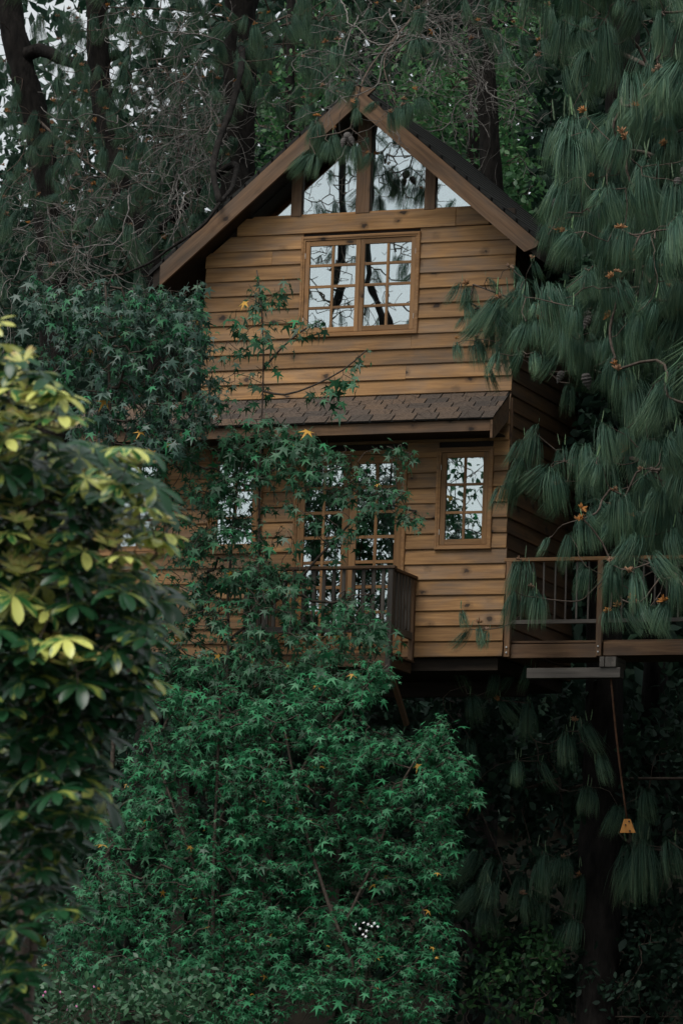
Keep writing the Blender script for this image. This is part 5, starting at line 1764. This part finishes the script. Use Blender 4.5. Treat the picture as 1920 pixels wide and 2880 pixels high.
# ================================================================== LOW PLANTS
random.seed(81)
def low_shrub(label, u0, u1, v0, Y0, n, leaf, mat, spread=0, deep=.8, flowers=None, fmat=None, fsize=.02, name='flowering_shrub', cat='shrub', grp=None):
    cpx = [(random.uniform(u0, u1), v0 + (random.uniform(0, spread) if spread else abs(random.gauss(0, 1)) * 60) + 40 * math.sin(i * .7)) for i in range(n)]
    c = [P(u, v, Y0 + random.uniform(-.6, deep)) for u, v in cpx]
    mid = P((u0 + u1) / 2, v0 + 200, Y0)
    base = np.array([mid[0], Y0, float(ground_z(mid[0], Y0)) - .1])
    o = empty(name, base)
    tag(o, label, cat, grp)
    s = Skeleton()
    for k in range(7):
        e = P(u0 + (u1 - u0) * (k + .5) / 7, v0 + 260, Y0)
        s.limb([e, (e + base) / 2 + np.array([0, 0, .1]), base], .15, -1)
    s.reach(c, .1, .1)
    place('branches', s.mesh('branches', M['twig'], .003, .42, 4, .02), o)['kind'] = 'stuff'
    cc = np.repeat(np.array(c), 22, axis=0)
    T = cc + rng.normal(size=cc.shape) * .10
    leaf_cloud('foliage', o, T, leaf, mat, OVAL_V, OVAL_F)
    if flowers:
        star = [(0, 0, 0.3)] + [(math.cos(a) * (1 if k % 2 == 0 else .45), math.sin(a) * (1 if k % 2 == 0 else .45), 0) for k, a in enumerate(np.arange(10) * math.pi / 5)]
        fm = mesh_py('flower', star, [(0, i, i % 10 + 1) for i in range(1, 11)], fmat)
        for (u, v) in flowers:
            p = P(u, v, Y0 - .75)
            place('flower', fm, o, Matrix.Translation(Vector([float(c_) for c_ in p])) @ Matrix.Rotation(1.1 + random.gauss(0, .3), 4, 'X') @ Matrix.Rotation(random.gauss(0, .5), 4, 'Y') @ Matrix.Diagonal((fsize, fsize, fsize, 1)))
    return o
low_shrub('low small-leaved shrub with tiny pink flowers along the lower left edge', -80, 600, 2770, -5.2, 90, .085, M['shrub'],
          flowers=[(128, 2790), (122, 2800), (170, 2790), (265, 2775), (216, 2830), (190, 2840)], fmat=M['pink'], fsize=.018)
low_shrub('small shrub with a cluster of white flowers under the sweetgum leaves', 960, 1120, 2640, -3.2, 14, .06, M['shrub'],
          flowers=[(1000, 2600), (1012, 2612), (1022, 2595), (1030, 2618), (1035, 2600), (1045, 2605), (1052, 2597), (1062, 2606), (1020, 2628), (1028, 2634)], fmat=M['petal'], fsize=.020)
low_shrub('dim undergrowth bush in the dark below the deck', 1320, 1560, 2640, 2.2, 40, .09, M['broad'], spread=200, grp='undergrowth below the deck')
low_shrub('dim undergrowth bush at the lower right edge below the deck', 1600, 1940, 2600, 2.4, 50, .09, M['farleaf'], spread=260, grp='undergrowth below the deck')
low_shrub('dark undergrowth filling the slope under the house', 150, 1350, 1960, 2.7, 460, .14, M['farleaf'], spread=820, deep=1.8, grp='undergrowth below the deck')
low_shrub('dark undergrowth on the slope behind the deck stilts', 1250, 2150, 1930, 2.9, 460, .14, M['farleaf'], spread=900, deep=2.2, grp='undergrowth below the deck')

# ================================================================== TREES MIRRORED IN THE PANES (they stand in the open left of the camera)
random.seed(91)
def mirror_pine(label, px, t, r, n_t, n_tw, region, tuft_px):
    tr = [mirrored(u, v, t) for u, v in px]
    anch = []
    for u, v, L in tuft_px:
        p = mirrored(u, v, t + random.uniform(-1.0, 1.0)); anch.append((p, L / 190.0))
    for k in range(n_t):
        u, v = random.uniform(region[0], region[1]), random.uniform(region[2], region[3])
        p = mirrored(u, v, t + random.uniform(-1.5, 1.5)); anch.append((p, random.uniform(.25, .5)))
    tb = [*tr, base_of(tr)]
    o = empty('pine_tree', tb[-1])
    tag(o, label, 'pine tree', 'pines standing in the open in front')
    me, _ = tube_mesh('trunk', tb[::-1], r * 1.6, r, M['bark'], 10, .05, .15)
    place('trunk', me, o)
    s = Skeleton(); s.limb(tb, .15, r)
    tw = [mirrored(random.uniform(region[0], region[1]), random.uniform(region[2], region[3]), t + random.uniform(-1.2, 1.2)) for _ in range(n_tw)]
    s.reach(tw + [a[0] for a in anch], .08, .16, .03)
    place('branches', s.mesh('branches', M['twig'], .0042, .45, 4, .05), o)['kind'] = 'stuff'
    hang_tufts(o, [(a[0], a[1], random.uniform(.7, 1.0)) for a in anch], TUFT_THIN)
mirror_pine('pine with wavy dark trunk seen only mirrored in the gable and casement panes', [(972, 150), (966, 330), (962, 500), (966, 600), (968, 690), (962, 790), (940, 870), (915, 980), (900, 1300), (880, 1600)], 17, .055, 16, 230,
            (830, 1010, 330, 960), [(930, 480, 60), (990, 400, 60), (915, 590, 60), (1000, 720, 70), (900, 700, 50), (940, 900, 50)])
mirror_pine('second mirrored pine with forked trunk and hanging needles in the panes', [(1060, 250), (1050, 400), (1038, 690), (1047, 760), (1040, 800), (1062, 860), (1085, 940), (1100, 1100), (1120, 1600)], 18, .042, 18, 230,
            (1010, 1340, 300, 960), [(1075, 430, 80), (1110, 470, 90), (1150, 520, 90), (1090, 520, 60), (1140, 580, 110), (1060, 380, 70), (1180, 480, 90), (1155, 890, 110), (1160, 740, 90), (1120, 720, 70), (1240, 520, 90), (1280, 560, 90), (1320, 590, 90)])

# a leafy tree out in the open, mirrored in the narrow window and the door panes
mc = []
for k in range(24):
    mc.append(mirrored(random.uniform(1225, 1400), random.uniform(1255, 1560), random.uniform(9, 13)))
for k in range(14):
    mc.append(mirrored(random.uniform(840, 1130), random.uniform(1290, 1760), random.uniform(9, 13)))
mb = mirrored(1120, 1500, 11)
mbase = np.array([mb[0], mb[1], float(ground_z(mb[0], mb[1])) - .15])
bush_tree('small leafy tree seen only mirrored in the narrow window and door panes', 'tree', mbase, [mb + np.array([0, 0, .6]), mb, (mb + mbase) / 2], .07, .02, mc, 9, .10, M['gum'])

# ------------------------------------------------------------------ dry needles fallen on the skirt roof
random.seed(101)
nv, nf = [], []
for k in range(120):
    cx = random.uniform(-3.9, -.05); sl = random.uniform(.02, skl - .03) ** 1.0
    c = np.array([cx, 0, SKZ0]) + sdir * sl + snrm * .024
    a = random.uniform(0, 6.28); ln = random.uniform(.05, .11)
    d = (math.cos(a) * np.array([1.0, 0, 0]) + math.sin(a) * sdir) * ln
    w = np.cross(snrm, d); w = w / np.linalg.norm(w) * .0028
    b = len(nv)
    nv += [c - d - w, c - d + w, c + d + w + snrm * .006, c + d - w + snrm * .006]
    nf.append((b, b + 1, b + 2, b + 3))
fn = place('fallen_needles', mesh_np('fallen_needles', np.array(nv), np.array(nf), M['twig']))
tag(fn, 'dry brown pine needles fallen on the shingles between the storeys', 'needles', kind='stuff')
